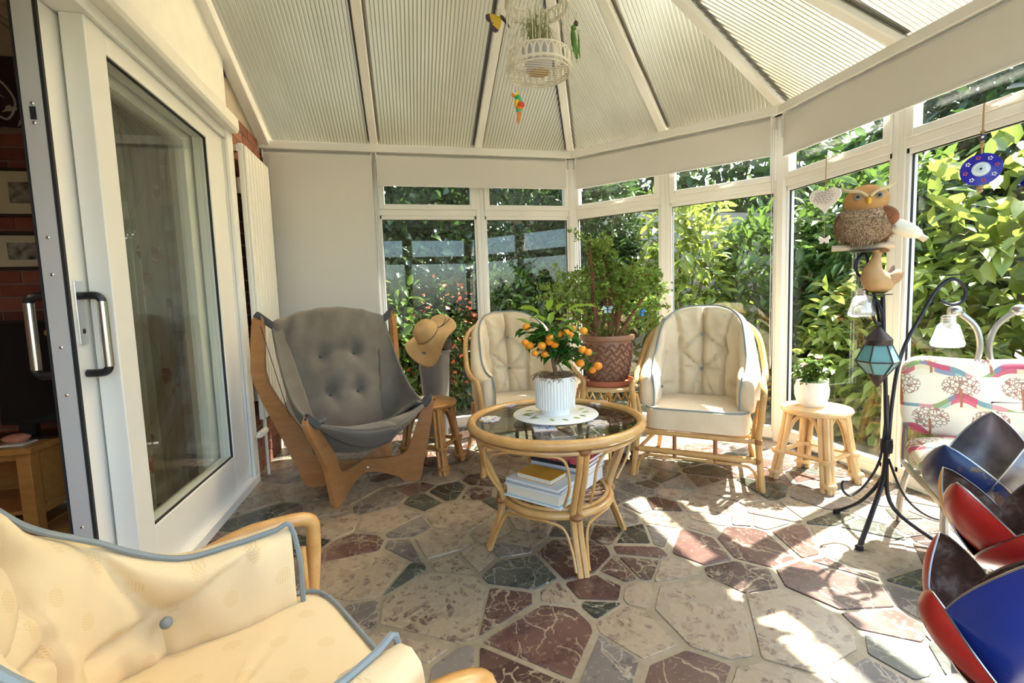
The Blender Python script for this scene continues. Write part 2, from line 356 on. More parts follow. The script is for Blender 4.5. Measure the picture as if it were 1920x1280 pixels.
# ---------------------------------------------------------------- room shell
H = 2.30; D = 3.972
E0, E1, E2, E3, E4, E5 = (0, D), (2.474, D), (3.615, 2.836), (3.615, 1.2), (2.115, -.3), (0, -.3)
APEX = np.array([1.641, 2.112, 3.063]); RID0 = np.array([0, 2.112, 3.063])
# floor: mortar bed with single stones let into it
def clip(poly, p, n):
    out = []
    for i in range(len(poly)):
        a, b = poly[i], poly[(i + 1) % len(poly)]; da = (a[0] - p[0]) * n[0] + (a[1] - p[1]) * n[1]; db = (b[0] - p[0]) * n[0] + (b[1] - p[1]) * n[1]
        if da <= 0: out.append(a)
        if da * db < 0: t = da / (da - db); out.append((a[0] + (b[0] - a[0]) * t, a[1] + (b[1] - a[1]) * t))
    return out
ROOM = [E0, E5, E4, E3, E2, E1]
def build_floor():
    fl = MB().prism([(x, y, -.06) for x, y in ROOM], (0, 0, .06)).build('floor', MATS['floor_mortar'], smooth=False); tag(fl, kind='structure')
    rs = random.Random(5); seeds = []; tries = 0
    while len(seeds) < 292 and tries < 60000:
        tries += 1; x = rs.uniform(0.02, 3.6); y = rs.uniform(-.28, 3.95)
        if x + y > 6.42 or x - y > 2.40: continue
        big = rs.random(); r = .05 + .14 * big ** 1.8
        if y < .7: r = max(r, .17)
        if any((x - a) ** 2 + (y - b) ** 2 < ((r + c) * .74) ** 2 for a, b, c in seeds): continue
        seeds.append((x, y, r))
    for i, (x, y, r) in enumerate(seeds):
        poly = list(ROOM)
        for j, (a, b, c) in enumerate(seeds):
            if i == j: continue
            dx, dy = a - x, b - y; d2 = dx * dx + dy * dy
            if d2 > 1.2: continue
            t = .5 * (1 + (r * r - c * c) / d2); d = math.sqrt(d2); g = rs.uniform(.003, .019); n = (dx / d, dy / d)
            poly = clip(poly, (x + dx * t - n[0] * g, y + dy * t - n[1] * g), n)
            if len(poly) < 3: break
        if len(poly) < 3: continue
        q = []                                           # knock the corners off
        for k in range(len(poly)):
            a, b, c = poly[k - 1], poly[k], poly[(k + 1) % len(poly)]
            for e in (a, c):
                L = math.hypot(e[0] - b[0], e[1] - b[1]); s = min(.42, rs.uniform(.002, .011) / (L + 1e-6)); q.append((b[0] + (e[0] - b[0]) * s, b[1] + (e[1] - b[1]) * s))
        if len(q) < 3: continue
        area = .5 * abs(sum(q[k - 1][0] * q[k][1] - q[k][0] * q[k - 1][1] for k in range(len(q))))
        if area < .0012: continue
        sgn = sum(q[k - 1][0] * q[k][1] - q[k][0] * q[k - 1][1] for k in range(len(q)))
        if sgn < 0: q = q[::-1]
        cx = sum(a for a, b in q) / len(q); cy = sum(b for a, b in q) / len(q); h = rs.uniform(.0025, .005)
        mb = MB(); n = len(q); fx, fy = (np.array(fl.location[:2]))
        low = [(a - cx, b - cy, -.004) for a, b in q]; mid = [(a - cx, b - cy, h * .5) for a, b in q]; top = [((a - cx) * .985, (b - cy) * .985, h) for a, b in q]
        mb.add(low + mid + top, [(k, (k + 1) % n, n + (k + 1) % n, n + k) for k in range(n)] + [(n + k, n + (k + 1) % n, 2 * n + (k + 1) % n, 2 * n + k) for k in range(n)] + [tuple(range(2 * n, 3 * n))])
        mt = rs.choices(['stone_maroon', 'stone_green', 'stone_grey', 'stone_breccia'], [.34, .17, .24, .25] if area < .05 else [.26, .03, .27, .44])[0]
        me = bpy.data.meshes.new('stone'); me.from_pydata(mb.v, [], mb.f); me.materials.append(MATS[mt])
        inst('stone', me, fl, (cx - fx, cy - fy, -fl.location[2]))
build_floor()
# windows: a bay runs from p to q (seen from inside left to right), y local points out of the room
def bay(n, p, q, zt=1.773, tl=True, label=None):
    p, q = np.array(p), np.array(q); L = np.linalg.norm(q - p); rz = math.atan2(q[1] - p[1], q[0] - p[0])
    r = thing('window_%d' % n, (p[0], p[1], 0), rz, label, None, None, 'structure')
    a, b = .035, L - .035; f = MB()
    f.box((0, -.02, 0), (a, .06, H - .01)); f.box((b, -.02, 0), (L, .06, H - .01)); f.box((a, -.02, .02), (b, .06, .07)); f.box((a, -.02, 2.20), (b, .06, H - .01))
    f.build('frame', W_, r, smooth=False, bevel=.004)
    MB().box((a, -.018, zt + .03), (b, .05, zt + .078)).build('transom', W_, r, smooth=False, bevel=.004)
    s = MB(); i, j = a, b
    s.box((i, -.012, .07), (i + .018, .045, zt + .03)); s.box((j - .018, -.012, .07), (j, .045, zt + .03)); s.box((i, -.012, .07), (j, .045, .1)); s.box((i, -.012, zt), (j, .045, zt + .03)); s.build('glazing_bead', W_, r, smooth=False, bevel=.003)
    g = MB(); e = .004; i0, i1, z0, z1 = i + .018, j - .018, .1, zt
    g.box((i0, .006, z0), (i0 + e, .018, z1)); g.box((i1 - e, .006, z0), (i1, .018, z1)); g.box((i0, .006, z1 - e), (i1, .018, z1)); g.build('gasket', MATS['rubber'], r, smooth=False)
    MB().box((i + .01, .012, .09), (j - .01, .03, zt + .01)).build('glass_pane', MATS['glass'], r, smooth=False)
    z0, z1 = zt + .078, 2.20; t = MB(); k = .045
    t.box((i, -.032, z0), (i + k, .03, z1)); t.box((j - k, -.032, z0), (j, .03, z1)); t.box((i + k, -.032, z0), (j - k, .03, z0 + .04)); t.box((i + k, -.032, z1 - .03), (j - k, .03, z1))
    sash = t.build('top_sash', W_, r, smooth=False, bevel=.004)
    MB().box((i + k - .005, -.004, z0 + .035), (j - k + .005, .012, z1 - .025)).build('glass_pane', MATS['glass'], sash, smooth=False)
    h = MB(); c = L / 2; h.box((c - .018, -.045, z0 + .006), (c + .018, -.032, z0 + .03)); h.tube(cr([(c, -.045, z0 + .018), (c, -.062, z0 + .018), (c + .03, -.066, z0 + .02), (c + .085, -.066, z0 + .026)], 4), .006, 6)
    h.build('handle', MATS['upvc'], sash)
    return r
M1 = ((E1[0] + E2[0]) / 2, (E1[1] + E2[1]) / 2); M2 = ((E3[0] + E4[0]) / 2, (E3[1] + E4[1]) / 2)
bays = [(1, (.0, D), (.80, D)), (2, (.80, D), (1.655, D)), (3, (1.655, D), E1), (4, E1, M1), (5, M1, E2), (6, E2, (3.615, 2.035)), (7, (3.615, 2.035), E3), (8, E3, M2), (9, M2, E4), (10, E4, (1.06, -.3)), (11, (1.06, -.3), E5)]
for n, a, b in bays: bay(n, a, b)
# corner posts and eaves
def post(n, p, nm='trim_%d'):
    tag(MB().lathe([(.05, 0), (.05, H)], 8, (p[0], p[1], 0)).build(nm % n, W_, smooth=False), kind='structure')
k = 1
for p in (E1, E2, E3, E4): post(k, p); k += 1
ring = [E0, E1, E2, E3, E4, E5]
for a, b in zip(ring[:-1], ring[1:]):
    a, b = np.array(a), np.array(b); d = (b - a) / np.linalg.norm(b - a); nn = np.array([d[1], -d[0]])
    e = MB(); i0 = a + nn * -.05; i1 = b + nn * -.05
    e.beam((*(a + nn * .0 - d * .02), H + .01), (*(b + nn * .0 + d * .02), H + .01), .16, .06)
    tag(e.build('trim_%d' % k, W_, smooth=False, bevel=.006), kind='structure'); k += 1
# ceiling: white bars with fluted sheets between them
def roof():
    r = thing('ceiling', (1.6, 2.0, H), 0, kind='structure'); z = H + .035
    def E(x, y): return np.array([x, y, z])
    A = APEX; R0 = RID0
    bars = [(E(0, D), R0), (E(.825, D), np.array([.825, A[1], A[2]])), (E(1.652, D), A), (E(*E1), A), (E(*M1), A), (E(*E2), A), (E(3.615, 2.035), A), (E(*E3), A), (E(*M2), A), (E(*E4), A), (E(1.652, -.3), A), (E(.825, -.3), np.array([.825, A[1], A[2]])), (E(0, -.3), R0)]
    for i in range(len(bars) - 1):
        (a0, a1), (b0, b1) = bars[i], bars[i + 1]
        pts = [a0, b0, b1, a1] if np.linalg.norm(a1 - b1) > .01 else [a0, b0, a1]
        d = b0 - a0; d /= np.linalg.norm(d)
        slope = (a1 + b1) / 2 - (a0 + b0) / 2; slope -= d * slope.dot(d); slope /= np.linalg.norm(slope)
        nrm = np.cross(d, slope); nrm *= (1 if nrm[2] > 0 else -1)
        v = [q + nrm * .012 for q in pts] + [q + nrm * .030 for q in pts]; n = len(pts); mb = MB()
        mb.add(v, [tuple(range(n))[::-1], tuple(range(n, 2 * n))] + [(j, (j + 1) % n, n + (j + 1) % n, n + j) for j in range(n)])
        uv = [((q - a0).dot(d), (q - a0).dot(slope)) for q in v]
        mb.build('roof_sheet', MATS['poly'], r, smooth=False, world=True, uvs=uv)
    for i, (a, b) in enumerate(bars):
        d = (b - a) / np.linalg.norm(b - a); w = .058
        up = (0, 0, 1)
        ra = MB().beam(a + d * .0, b, w, .05, up).build('rafter', W_, r, smooth=False, world=True, bevel=.008)
        MB().beam(a + d * .03 + np.array([0, 0, .028]), b + np.array([0, 0, .028]), w + .036, .008, up).build('gasket', MATS['rubber'], ra, smooth=False, world=True)
    MB().beam(R0, A, .12, .10).build('ridge', W_, r, smooth=False, world=True, bevel=.01)
    MB().lathe([(.09, -.07), (.11, -.04), (.11, .04), (.05, .07)], 12, A).build('ridge_boss', W_, r, world=True)
roof()
# house wall on the left with the opening for the sliding door
def zroof(y): return (H + (D - y) / (D - 2.112) * (3.063 - H)) if y > 2.112 else (H + (y + .3) / 2.412 * (3.063 - H))
YD0, YD1, ZD = .30, 3.17, 2.14
wl = MB()
wl.box((-.27, YD1, 0), (0, D + .1, ZD)); wl.box((-.27, -.4, 0), (0, YD0, ZD))
wl.prism([(-.27, -.4, ZD), (-.27, D + .1, ZD), (-.27, D + .1, 2.29), (-.27, 2.112, 3.10), (-.27, -.4, 2.29)], (.27, 0, 0))
WL = tag(wl.build('wall_left', MATS['mortar'], smooth=False), kind='structure')
bm = MB().box((-.01, -.1075, -.0325), (.006, .1075, .0325)); me_b = bpy.data.meshes.new('brick'); me_b.from_pydata(bm.v, [], bm.f); me_b.materials.append(MATS['brick'])
me_b.update(); half = bpy.data.meshes.new('half_brick'); hb = MB().box((-.01, -.052, -.0325), (.006, .052, .0325)); half.from_pydata(hb.v, [], hb.f); half.materials.append(MATS['brick'])
def brick(parent, me, x, y, z, rz=0):
    return inst('brick', me, parent, (x - parent.location[0], y - parent.location[1], z - parent.location[2]), (0, 0, rz))
for r in range(31):
    z = .0375 + r * .075
    if r % 2: brick(WL, half, 0, YD1 + .055, z); ys = [YD1 + .2225 + .225 * j for j in range(3)]
    else: ys = [YD1 + .11 + .225 * j for j in range(4)]
    for y in ys:
        if y + .1075 < D and z < zroof(y + .1) - .04: brick(WL, me_b, 0, y, z)
# white boarding over the door, head trim box
g = MB(); g.prism([(.006, YD0 - .6, 2.20), (.006, 3.19, 2.20), (.006, 3.19, zroof(3.19) - .03), (.006, 2.112, 3.02), (.006, YD0 - .6, zroof(YD0 - .6) - .03)], (.018, 0, 0))
tag(g.build('trim_%d' % k, MATS['white_paint'], smooth=False), kind='structure'); k += 1
g = MB(); g.prism([(.0, YD0, 2.14), (.075, YD0, 2.14), (.085, YD0, 2.16), (.085, YD0, 2.225), (.05, YD0, 2.25), (.02, YD0, 2.29), (0, YD0, 2.29)], (0, 3.19 - YD0, 0))
tag(g.build('trim_%d' % k, MATS['white_paint'], smooth=False, bevel=.004), kind='structure'); k += 1
a, b = np.array([.035, D, H + .02]), np.array([.035, 2.112, 3.03]); g = MB().beam(a, b, .075, .085)
tag(g.build('trim_%d' % k, W_, smooth=False, bevel=.006), kind='structure'); k += 1
# sliding door: fixed light in front, sliding leaf standing behind it with its leading edge showing
def door():
    r = thing('door_1', (0, 2.0, 0), 0, kind='structure')
    B = lambda mb, n, m=W_, p=r, bv=.004, **kw: mb.build(n, m, p, smooth=False, world=True, bevel=bv, **kw)
    f = MB(); f.box((-.17, YD0, 2.09), (.03, YD1, 2.14)); f.box((-.17, 3.10, 0), (.03, YD1, 2.09)); f.box((-.17, YD0, 0), (.03, YD0 + .06, 2.09)); B(f, 'frame')
    B(MB().box((-.17, YD0, 0), (.05, YD1, .05)), 'sill'); B(MB().box((.02, 3.10, 0), (.045, 3.185, 2.14)), 'frame_trim')
    y0, y1, z0, z1 = 1.912, 3.10, .05, 2.09; fx = MB()
    fx.box((-.06, y0, z0), (0.012, 2.025, z1)); fx.box((-.06, 2.878, z0), (.012, y1, z1)); fx.box((-.06, 2.025, z0), (.012, 2.878, .255)); fx.box((-.06, 2.025, 2.012), (.012, 2.878, z1)); B(fx, 'fixed_frame')
    q = MB(); e = .006
    for lo, hi in (((-.005, 2.025, .255), (.006, 2.025 + e, 2.012)), ((-.005, 2.878 - e, .255), (.006, 2.878, 2.012)), ((-.005, 2.025, .255), (.006, 2.878, .255 + e)), ((-.005, 2.025, 2.012 - e), (.006, 2.878, 2.012))): q.box(lo, hi)
    B(q, 'gasket', MATS['rubber'], bv=0); B(MB().box((-.035, 2.015, .245), (-.012, 2.888, 2.022)), 'glass_pane', MATS['glass'], bv=0)
    l0 = 1.835; lf = MB(); lf.box((-.145, l0, .06), (-.07, l0 + .11, 2.085)); lf.box((-.145, 2.80, .06), (-.07, 2.92, 2.085)); lf.box((-.145, l0 + .11, .06), (-.07, 2.80, .2)); lf.box((-.145, l0 + .11, 1.97), (-.07, 2.80, 2.085))
    leaf = B(lf, 'sliding_leaf'); B(MB().box((-.115, l0 + .1, .19), (-.098, 2.81, 1.98)), 'glass_pane', MATS['glass'], leaf, 0)
    st = MB().box((-.138, l0 - .004, .07), (-.082, l0 + .002, 2.08)); B(st, 'lock_strip', MATS['upvc_grey'], leaf, .001)
    B(MB().box((-.079, l0 - .006, .06), (-.070, l0 + .004, 2.085)).box((-.145, l0 - .006, .06), (-.140, l0 + .004, 2.085)), 'gasket', MATS['rubber'], leaf, 0)
    for z in (.22, .36, .82, .98, 1.22, 1.34, 1.70, 1.76):
        sc = MB().ell((-.11, l0 - .005, z), (.006, .003, .006), 8, 6); sc.build('screw', MATS['chrome'], leaf, world=True)
    for z in (.3, 1.73): B(MB().box((-.118, l0 - .0065, z - .02), (-.102, l0 - .003, z + .02)), 'lock_hole', MATS['rubber'], leaf, 0)
    for sx, x in ((1, -.07), (-1, -.145)):
        pl = B(MB().box((min(x, x + sx * .008), l0 + .014, .985), (max(x, x + sx * .008), l0 + .056, 1.20)), 'handle_plate', MATS['chrome'], leaf, .002)
        a = MB()
        for z in (1.15, .885):
            a.tube(cr([(x + sx * .004, l0 + .036, z), (x + sx * .05, l0 + .036, z), (x + sx * .066, l0 + .038, z - .012 * (1 if z > 1 else -1)), (x + sx * .068, l0 + .038, z - .03 * (1 if z > 1 else -1))], 4), .0135, 8)
        a.build('handle_arm', MATS['black_plastic'], leaf, world=True)
        MB().tube([(x + sx * .068, l0 + .038, .905), (x + sx * .068, l0 + .038, 1.13)], .015, 10).build('handle_bar', MATS['chrome'], leaf, world=True)
        kh = MB().ell((x + sx * .009, l0 + .036, 1.03), (.003, .005, .009), 8, 6); kh.build('keyhole', MATS['black_plastic'], leaf, world=True)
    MB().lathe([(.002, 0), (.011, .002), (.011, .006), (.002, .008)], 10, (-.165, l0 + .036, 1.03), tilt=Matrix.Rotation(math.pi / 2, 3, 'X')).build('key', MATS['brass'], leaf, world=True)
door()
# ---------------------------------------------------------------- roller blinds
def blind(p, q, z0, label, z1=2.262, off=.075, chain=None):
    p, q = np.array(p, float), np.array(q, float); L = np.linalg.norm(q - p); rz = math.atan2(q[1] - p[1], q[0] - p[0])
    r = thing('roller_blind', (p[0], p[1], z0), rz, label, 'blind', 'roller blinds on the windows'); h = z1 - z0
    MB().box((0, -off - .001, .012), (L, -off, h - .02)).build('fabric', MATS['blind_fabric'], r, smooth=False)
    MB().tube([(0, -off + .018, h - .02), (L, -off + .018, h - .02)], .019, 12).build('roller', MATS['blind_fabric'], r)
    MB().box((0, -off - .005, 0), (L, -off + .004, .016)).build('bottom_bar', MATS['blind_fabric'], r, smooth=False, bevel=.003)
    for x in (0, L): MB().box((x - .004, -off - .006, h - .05), (x + .004, -off + .05, h + .01)).build('bracket', W_, r, smooth=False, bevel=.002)
    if chain is not None:
        x, ln = chain; MB().tube(cr([(x, -off - .01, h - .03), (x, -off - .012, h - .03 - ln), (x + .01, -off - .012, h - .04 - ln), (x + .014, -off - .01, h - .03)], 8), .0025, 5).build('pull_chain', MATS['upvc_grey'], r)
    return r
blind((.02, D), (.80, D), .10, 'pale grey roller blind pulled right down behind the wooden lounge chair', chain=(.03, 1.2))
blind((.835, D), (2.40, D), 2.02, 'pale grey roller blind rolled up above the two windows behind the straw hat', chain=(-.01, 1.1))
d_ = np.array([E2[0] - E1[0], E2[1] - E1[1]]); d_ /= np.linalg.norm(d_)
blind(np.array(E1) + d_ * .075, np.array(E2) - d_ * .075, 2.01, 'pale grey roller blind rolled up above the angled windows behind the bush', chain=(1.47, 1.5))
blind((3.615, 2.76), (3.615, 1.26), 1.985, 'pale grey roller blind rolled up above the windows with the hanging heart and eye', chain=(-.0, .1))
# ---------------------------------------------------------------- radiator
r = thing('vertical_radiator', (0, 3.5, 0), 0, 'tall cream ribbed radiator on the brick wall behind the lounge chair', 'radiator')
rb = MB(); y0, y1 = 3.22, 3.73
MB().box((.055, y0, .38), (.085, y1, 2.10)).build('back_plate', MATS['radiator'], r, smooth=False, world=True, bevel=.005)
for i in range(8):
    yy = y0 + .03 + i * .0628; MB().box((.085, yy - .024, .39), (.10, yy + .024, 2.09)).build('rib', MATS['radiator'], r, smooth=False, world=True, bevel=.006)
for z in (.55, 1.85):
    MB().box((0, y0 + .01, z - .05), (.06, y0 + .05, z + .05)).build('wall_bracket', MATS['chrome'], r, smooth=False, world=True, bevel=.003)
MB().box((.03, y0 - .004, 2.05), (.06, y0 + .03, 2.09)).build('air_vent', MATS['chrome'], r, smooth=False, world=True, bevel=.003)
v = MB().tube([(.07, y0 + .05, .38), (.07, y0 + .05, .30)], .012, 8); v.tube([(.07, y0 + .05, .30), (.07, y0 - .06, .30)], .022, 10); v.tube([(.07, y0 - .06, .30), (.07, y0 - .10, .30)], .012, 8)
v.build('valve', MATS['radiator'], r, world=True)
MB().tube([(.07, y0 + .05, .30), (.07, y0 + .05, 0)], .009, 8).build('pipe', MATS['radiator'], r, world=True)
# ---------------------------------------------------------------- rattan armchair (front is -y)
HALF = [(0, .235), (.12, .225), (.23, .175), (.305, .085), (.335, -.03), (.335, -.15), (.315, -.26)]
HT = [1.005, 1.0, .965, .885, .72, .635, .60]
def chair_curves(HT):
    pts = [(-x, y, h) for (x, y), h in list(zip(HALF, HT))[::-1]] + [(x, y, h) for (x, y), h in list(zip(HALF, HT))[1:]]
    return cr(pts, 10)
def seg_d(p, a, b):
    a, b, p = map(np.array, (a, b, p)); d = b - a; t = max(0, min(1, (p - a).dot(d) / d.dot(d))); return np.linalg.norm(p - a - d * t), t
def armchair(name, loc, rz, label, cloth, cane, HT=HT, wide=0., group='rattan armchairs with cream cushions'):
    r = thing(name, loc, rz, label, 'armchair', group); C = chair_curves(HT); n = len(C)
    T = [(C[min(i + 1, n - 1)] - C[max(i - 1, 0)]) for i in range(n)]; N = []
    for t in T: t = t[:2] / np.linalg.norm(t[:2]); N.append(np.array([-t[1], t[0]]))      # points out of the seat
    arc = np.concatenate([[0], np.cumsum([np.linalg.norm((C[i + 1] - C[i])[:2]) for i in range(n - 1)])]); arc -= arc[-1] / 2
    # wrap-round back cushion: rounded section swept round the seat
    KI, KO = 54, 14; K = KI + KO; verts = []; uvs = []; nub = [(0, .82), (0, .60), (-.17, .72), (.17, .72), (-.44, .50), (.44, .50)]
    creases = [((0, .42), (0, 1.02), .014, .046), ((-.165, .42), (-.18, .80), .016, .042), ((.165, .42), (.18, .80), .016, .042), ((-.18, .80), (-.24, 1.0), .016, .026), ((.18, .80), (.24, 1.0), .016, .026),
               ((0, .82), (-.17, .72), .010, .026), ((0, .82), (.17, .72), .010, .026), ((0, .60), (-.17, .72), .010, .028), ((0, .60), (.17, .72), .010, .028), ((0, .60), (-.165, .61), .009, .022), ((0, .60), (.165, .59), .009, .022), ((0, .60), (-.07, .44), .009, .024), ((0, .60), (.07, .44), .009, .024),
               ((-.44, .50), (-.27, .50), .014, .02), ((.44, .50), (.27, .50), .014, .02), ((-.44, .50), (-.44, .42), .012, .018), ((.44, .50), (.44, .42), .012, .018), ((-.44, .50), (-.33, .70), .016, .022), ((.44, .50), (.33, .70), .016, .022), ((-.44, .50), (-.62, .57), .014, .018), ((.44, .50), (.62, .57), .014, .018)]
    btn = [(0, .82), (0, .60), (-.44, .50), (.44, .50)]
    for i in range(n):
        s = arc[i]; top = C[i][2]; z0 = .405; hh = top - z0; endf = 1 - .5 * ((abs(s) - .60) / .12) ** 2 if abs(s) > .60 else 1
        th = (.064 + .012 * math.cos(s * 9)) * max(.25, endf); lean = .10 * max(0, 1 - (abs(s) / .45) ** 2)
        for k in range(K):
            if k < KI:
                t = k / (KI - 1); rnd_ = max(0, 1 - abs(2 * t - 1) ** 7) ** .5; zz = z0 + hh * t; q = 0; inn = th * rnd_
                for A_, B_, wd, dp in creases:
                    if abs(s - (A_[0] + B_[0]) / 2) > .17: continue
                    dd, _ = seg_d((s, zz), A_, B_); q = max(q, dp * math.exp(-(dd / wd) ** 2))
                for b in nub: q += .032 * math.exp(-(((s - b[0]) ** 2 + (zz - b[1]) ** 2) / .05 ** 2))
                wr = .0035 * math.sin(zz * 95 + s * 30) * math.exp(-((abs(s) - .17) / .05) ** 2) + .005 * math.sin(s * 31 + 2) * math.sin(zz * 23 + s * 9)
                inn += (wr - q + .014 * abs(math.sin(s * 9.2)) ** .5) * rnd_
            else:
                t = 1 - (k - KI + 1) / (KO + 1); zz = z0 + hh * t; inn = -th * .6 * max(0, 1 - abs(2 * t - 1) ** 5) ** .5
            off = -.040 - inn; ln = lean * (zz - z0) / .6; p = C[i][:2] + N[i] * off; verts.append((p[0], p[1] + ln, zz)); uvs.append((s, zz + inn * .3))
    mb = MB(); f = []
    for i in range(n - 1):
        for k in range(K): l = (k + 1) % K; f.append((i * K + k, (i + 1) * K + k, (i + 1) * K + l, i * K + l))
    f.append(tuple(range(K))); f.append(tuple((n - 1) * K + k for k in range(K))[::-1]); f = [q[::-1] for q in f]; mb.add(verts, f)
    bc = mb.build('back_cushion', MATS[cloth], r, angle=75, uvs=uvs)
    pip = []
    for i in range(n): lean = .10 * max(0, 1 - (abs(arc[i]) / .45) ** 2) * (C[i][2] - .405) / .6; q = C[i][:2] + N[i] * -.075; pip.append((q[0], q[1] + lean, C[i][2] + .003))
    q0 = [(pip[0][0] + (.01), pip[0][1] - .012, z) for z in (.42, .47, .52, .57)]; q1 = [(-a, b, c) for a, b, c in q0]
    MB().tube(cr(q0[:-1] + pip[::3] + q1[:-1][::-1], 3), .0055, 6).build('piping', MATS['pipe_piping'], bc)
    for b in btn:
        i = int(np.argmin(abs(arc - b[0]))); lean = .10 * max(0, 1 - (abs(b[0]) / .45) ** 2) * (b[1] - .405) / .6; p = C[i][:2] + N[i] * (-.055 - .05); MB().ell((p[0], p[1] + lean, b[1]), (.011, .011, .011), 10, 6).build('button', MATS['pipe_piping'], bc)
    # box seat cushion
    def seat(u, v):
        a = 2 * math.pi * u; x = .285 * math.copysign(abs(math.cos(a)) ** .28, math.cos(a)); y = -.055 + .255 * math.copysign(abs(math.sin(a)) ** .28, math.sin(a))
        t = v; kk = 1.0
        if t < .2: kk = t / .2; z = .292 + .004 * kk
        elif t < .45: z = .296 + (t - .2) / .25 * .122
        else: kk = (1 - t) / .55; z = .418 + .022 * (1 - kk ** 2.5) + .003 * math.sin(x * 40) * math.sin(y * 33) * (1 - kk)
        kk = max(kk, .001); return (x * kk, -.055 + (y + .055) * kk, z)
    sm = MB().grid(seat, 64, 26, closeu=True); sc = sm.build('seat_cushion', MATS[cloth], r, angle=60, uvs=[(a, b) if c > .40 else (a + b * .3, c) for a, b, c in sm.v])
    edge = [(seat(i / 64, .45)) for i in range(64)]; MB().tube([(a * 1.005, b * 1.005, c + .002) for a, b, c in edge], .005, 6, True).build('piping', MATS['pipe_piping'], sc)
    # cane frame
    cm = MATS[cane]
    hoop = []
    for i in range(n): lean = .12 * max(0, 1 - (abs(arc[i]) / .45) ** 2) * (C[i][2] - .405) / .6; q = C[i][:2] + N[i] * .022; hoop.append((q[0], q[1] + lean, C[i][2] - .075 + .05 * min(1, max(0, (abs(arc[i]) - .42) / .2))))
    L = [(-.345, -.325, .50), (-.335, -.31, .38), (-.325, -.298, .28), (-.335, -.305, .14), (-.348, -.322, 0)]
    path = L[::-1] + [(-.350, -.315, .555)] + hoop[3:-3:4] + [(.350, -.315, .555)] + [(-a, b, c) for a, b, c in L]
    MB().tube(cr(path, 5), .0175, 10).build('arm_hoop', cm, r)
    for sx in (-1, 1):
        MB().tube(cr([(sx * .27, .21, .36), (sx * .275, .235, .2), (sx * .30, .29, 0)], 6), .017, 8).build('leg', cm, r)
        MB().tube(cr([(sx * .33, -.29, .5), (sx * .305, -.285, .36), (sx * .30, -.285, .27)], 4), .011, 8).build('arm_support', cm, r)
        MB().tube([(sx * .32, -.29, .275), (sx * .275, .215, .275)], .014, 8).build('side_rail', cm, r)
        MB().tube([(sx * .325, -.30, .155), (sx * .285, .24, .155)], .012, 8).build('side_stretcher', cm, r)
    MB().tube([(-.325, -.30, .272), (.325, -.30, .272)], .015, 8).build('front_rail', cm, r); MB().tube([(-.27, .215, .275), (.27, .215, .275)], .014, 8).build('back_rail', cm, r)
    MB().tube([(-.33, -.30, .165), (.33, -.30, .165)], .0175, 10).build('front_stretcher', cm, r); MB().tube([(-.285, .24, .155), (.285, .24, .155)], .012, 8).build('back_stretcher', cm, r)
    MB().tube(cr([(-.328, -.312, 0), (-.318, -.305, .07), (-.295, -.303, .115), (-.24, -.303, .132), (0, -.303, .132), (.24, -.303, .132), (.295, -.303, .115), (.318, -.305, .07), (.328, -.312, 0)], 5), .008, 6).build('arch_cane', cm, r)
    for x in (-.11, .11): MB().tube([(x, -.30, .125), (x, -.30, .272)], .0115, 8).build('upright', MATS['binding'] if cane != 'rattan_pale' else cm, r)
    for x in (-.2, -.1, 0, .1, .2):
        i = int(np.argmin(abs(arc - x))); q = hoop[i]; MB().tube(cr([(x * .95, .215, .275), (x, .26, .55), (q[0], q[1], q[2])], 4), .008, 6).build('back_cane', cm, r)
    for i in range(5): y = -.24 + i * .105; MB().tube([(-.29, y, .28), (.29, y, .28)], .008, 6).build('seat_cane', cm, r)
    bd = MATS['binding']
    for x, z in ((-.328, .165), (.328, .165), (-.325, .272), (.325, .272)): MB().lathe([(.0195, -.013), (.021, 0), (.0195, .013)], 10, (x, -.302, z)).build('binding', bd, r)
    return r
armchair('rattan_armchair', (2.783, 2.576, 0), math.radians(-39.7), 'sunlit rattan armchair with cream button-back cushion beside the pale cane stool', 'cream_fabric', 'rattan')
armchair('rattan_armchair', (1.735, 3.13, 0), math.radians(5), 'rattan armchair with cream button-back cushion partly hidden behind the orange tree', 'cream_fabric', 'rattan')
armchair('rattan_armchair', (.645, .755, 0), math.radians(119.5), 'rattan armchair with dotted cream cushions beside the open sliding door', 'dotted', 'rattan', [.95, .92, .77, .68, .60, .59, .60])
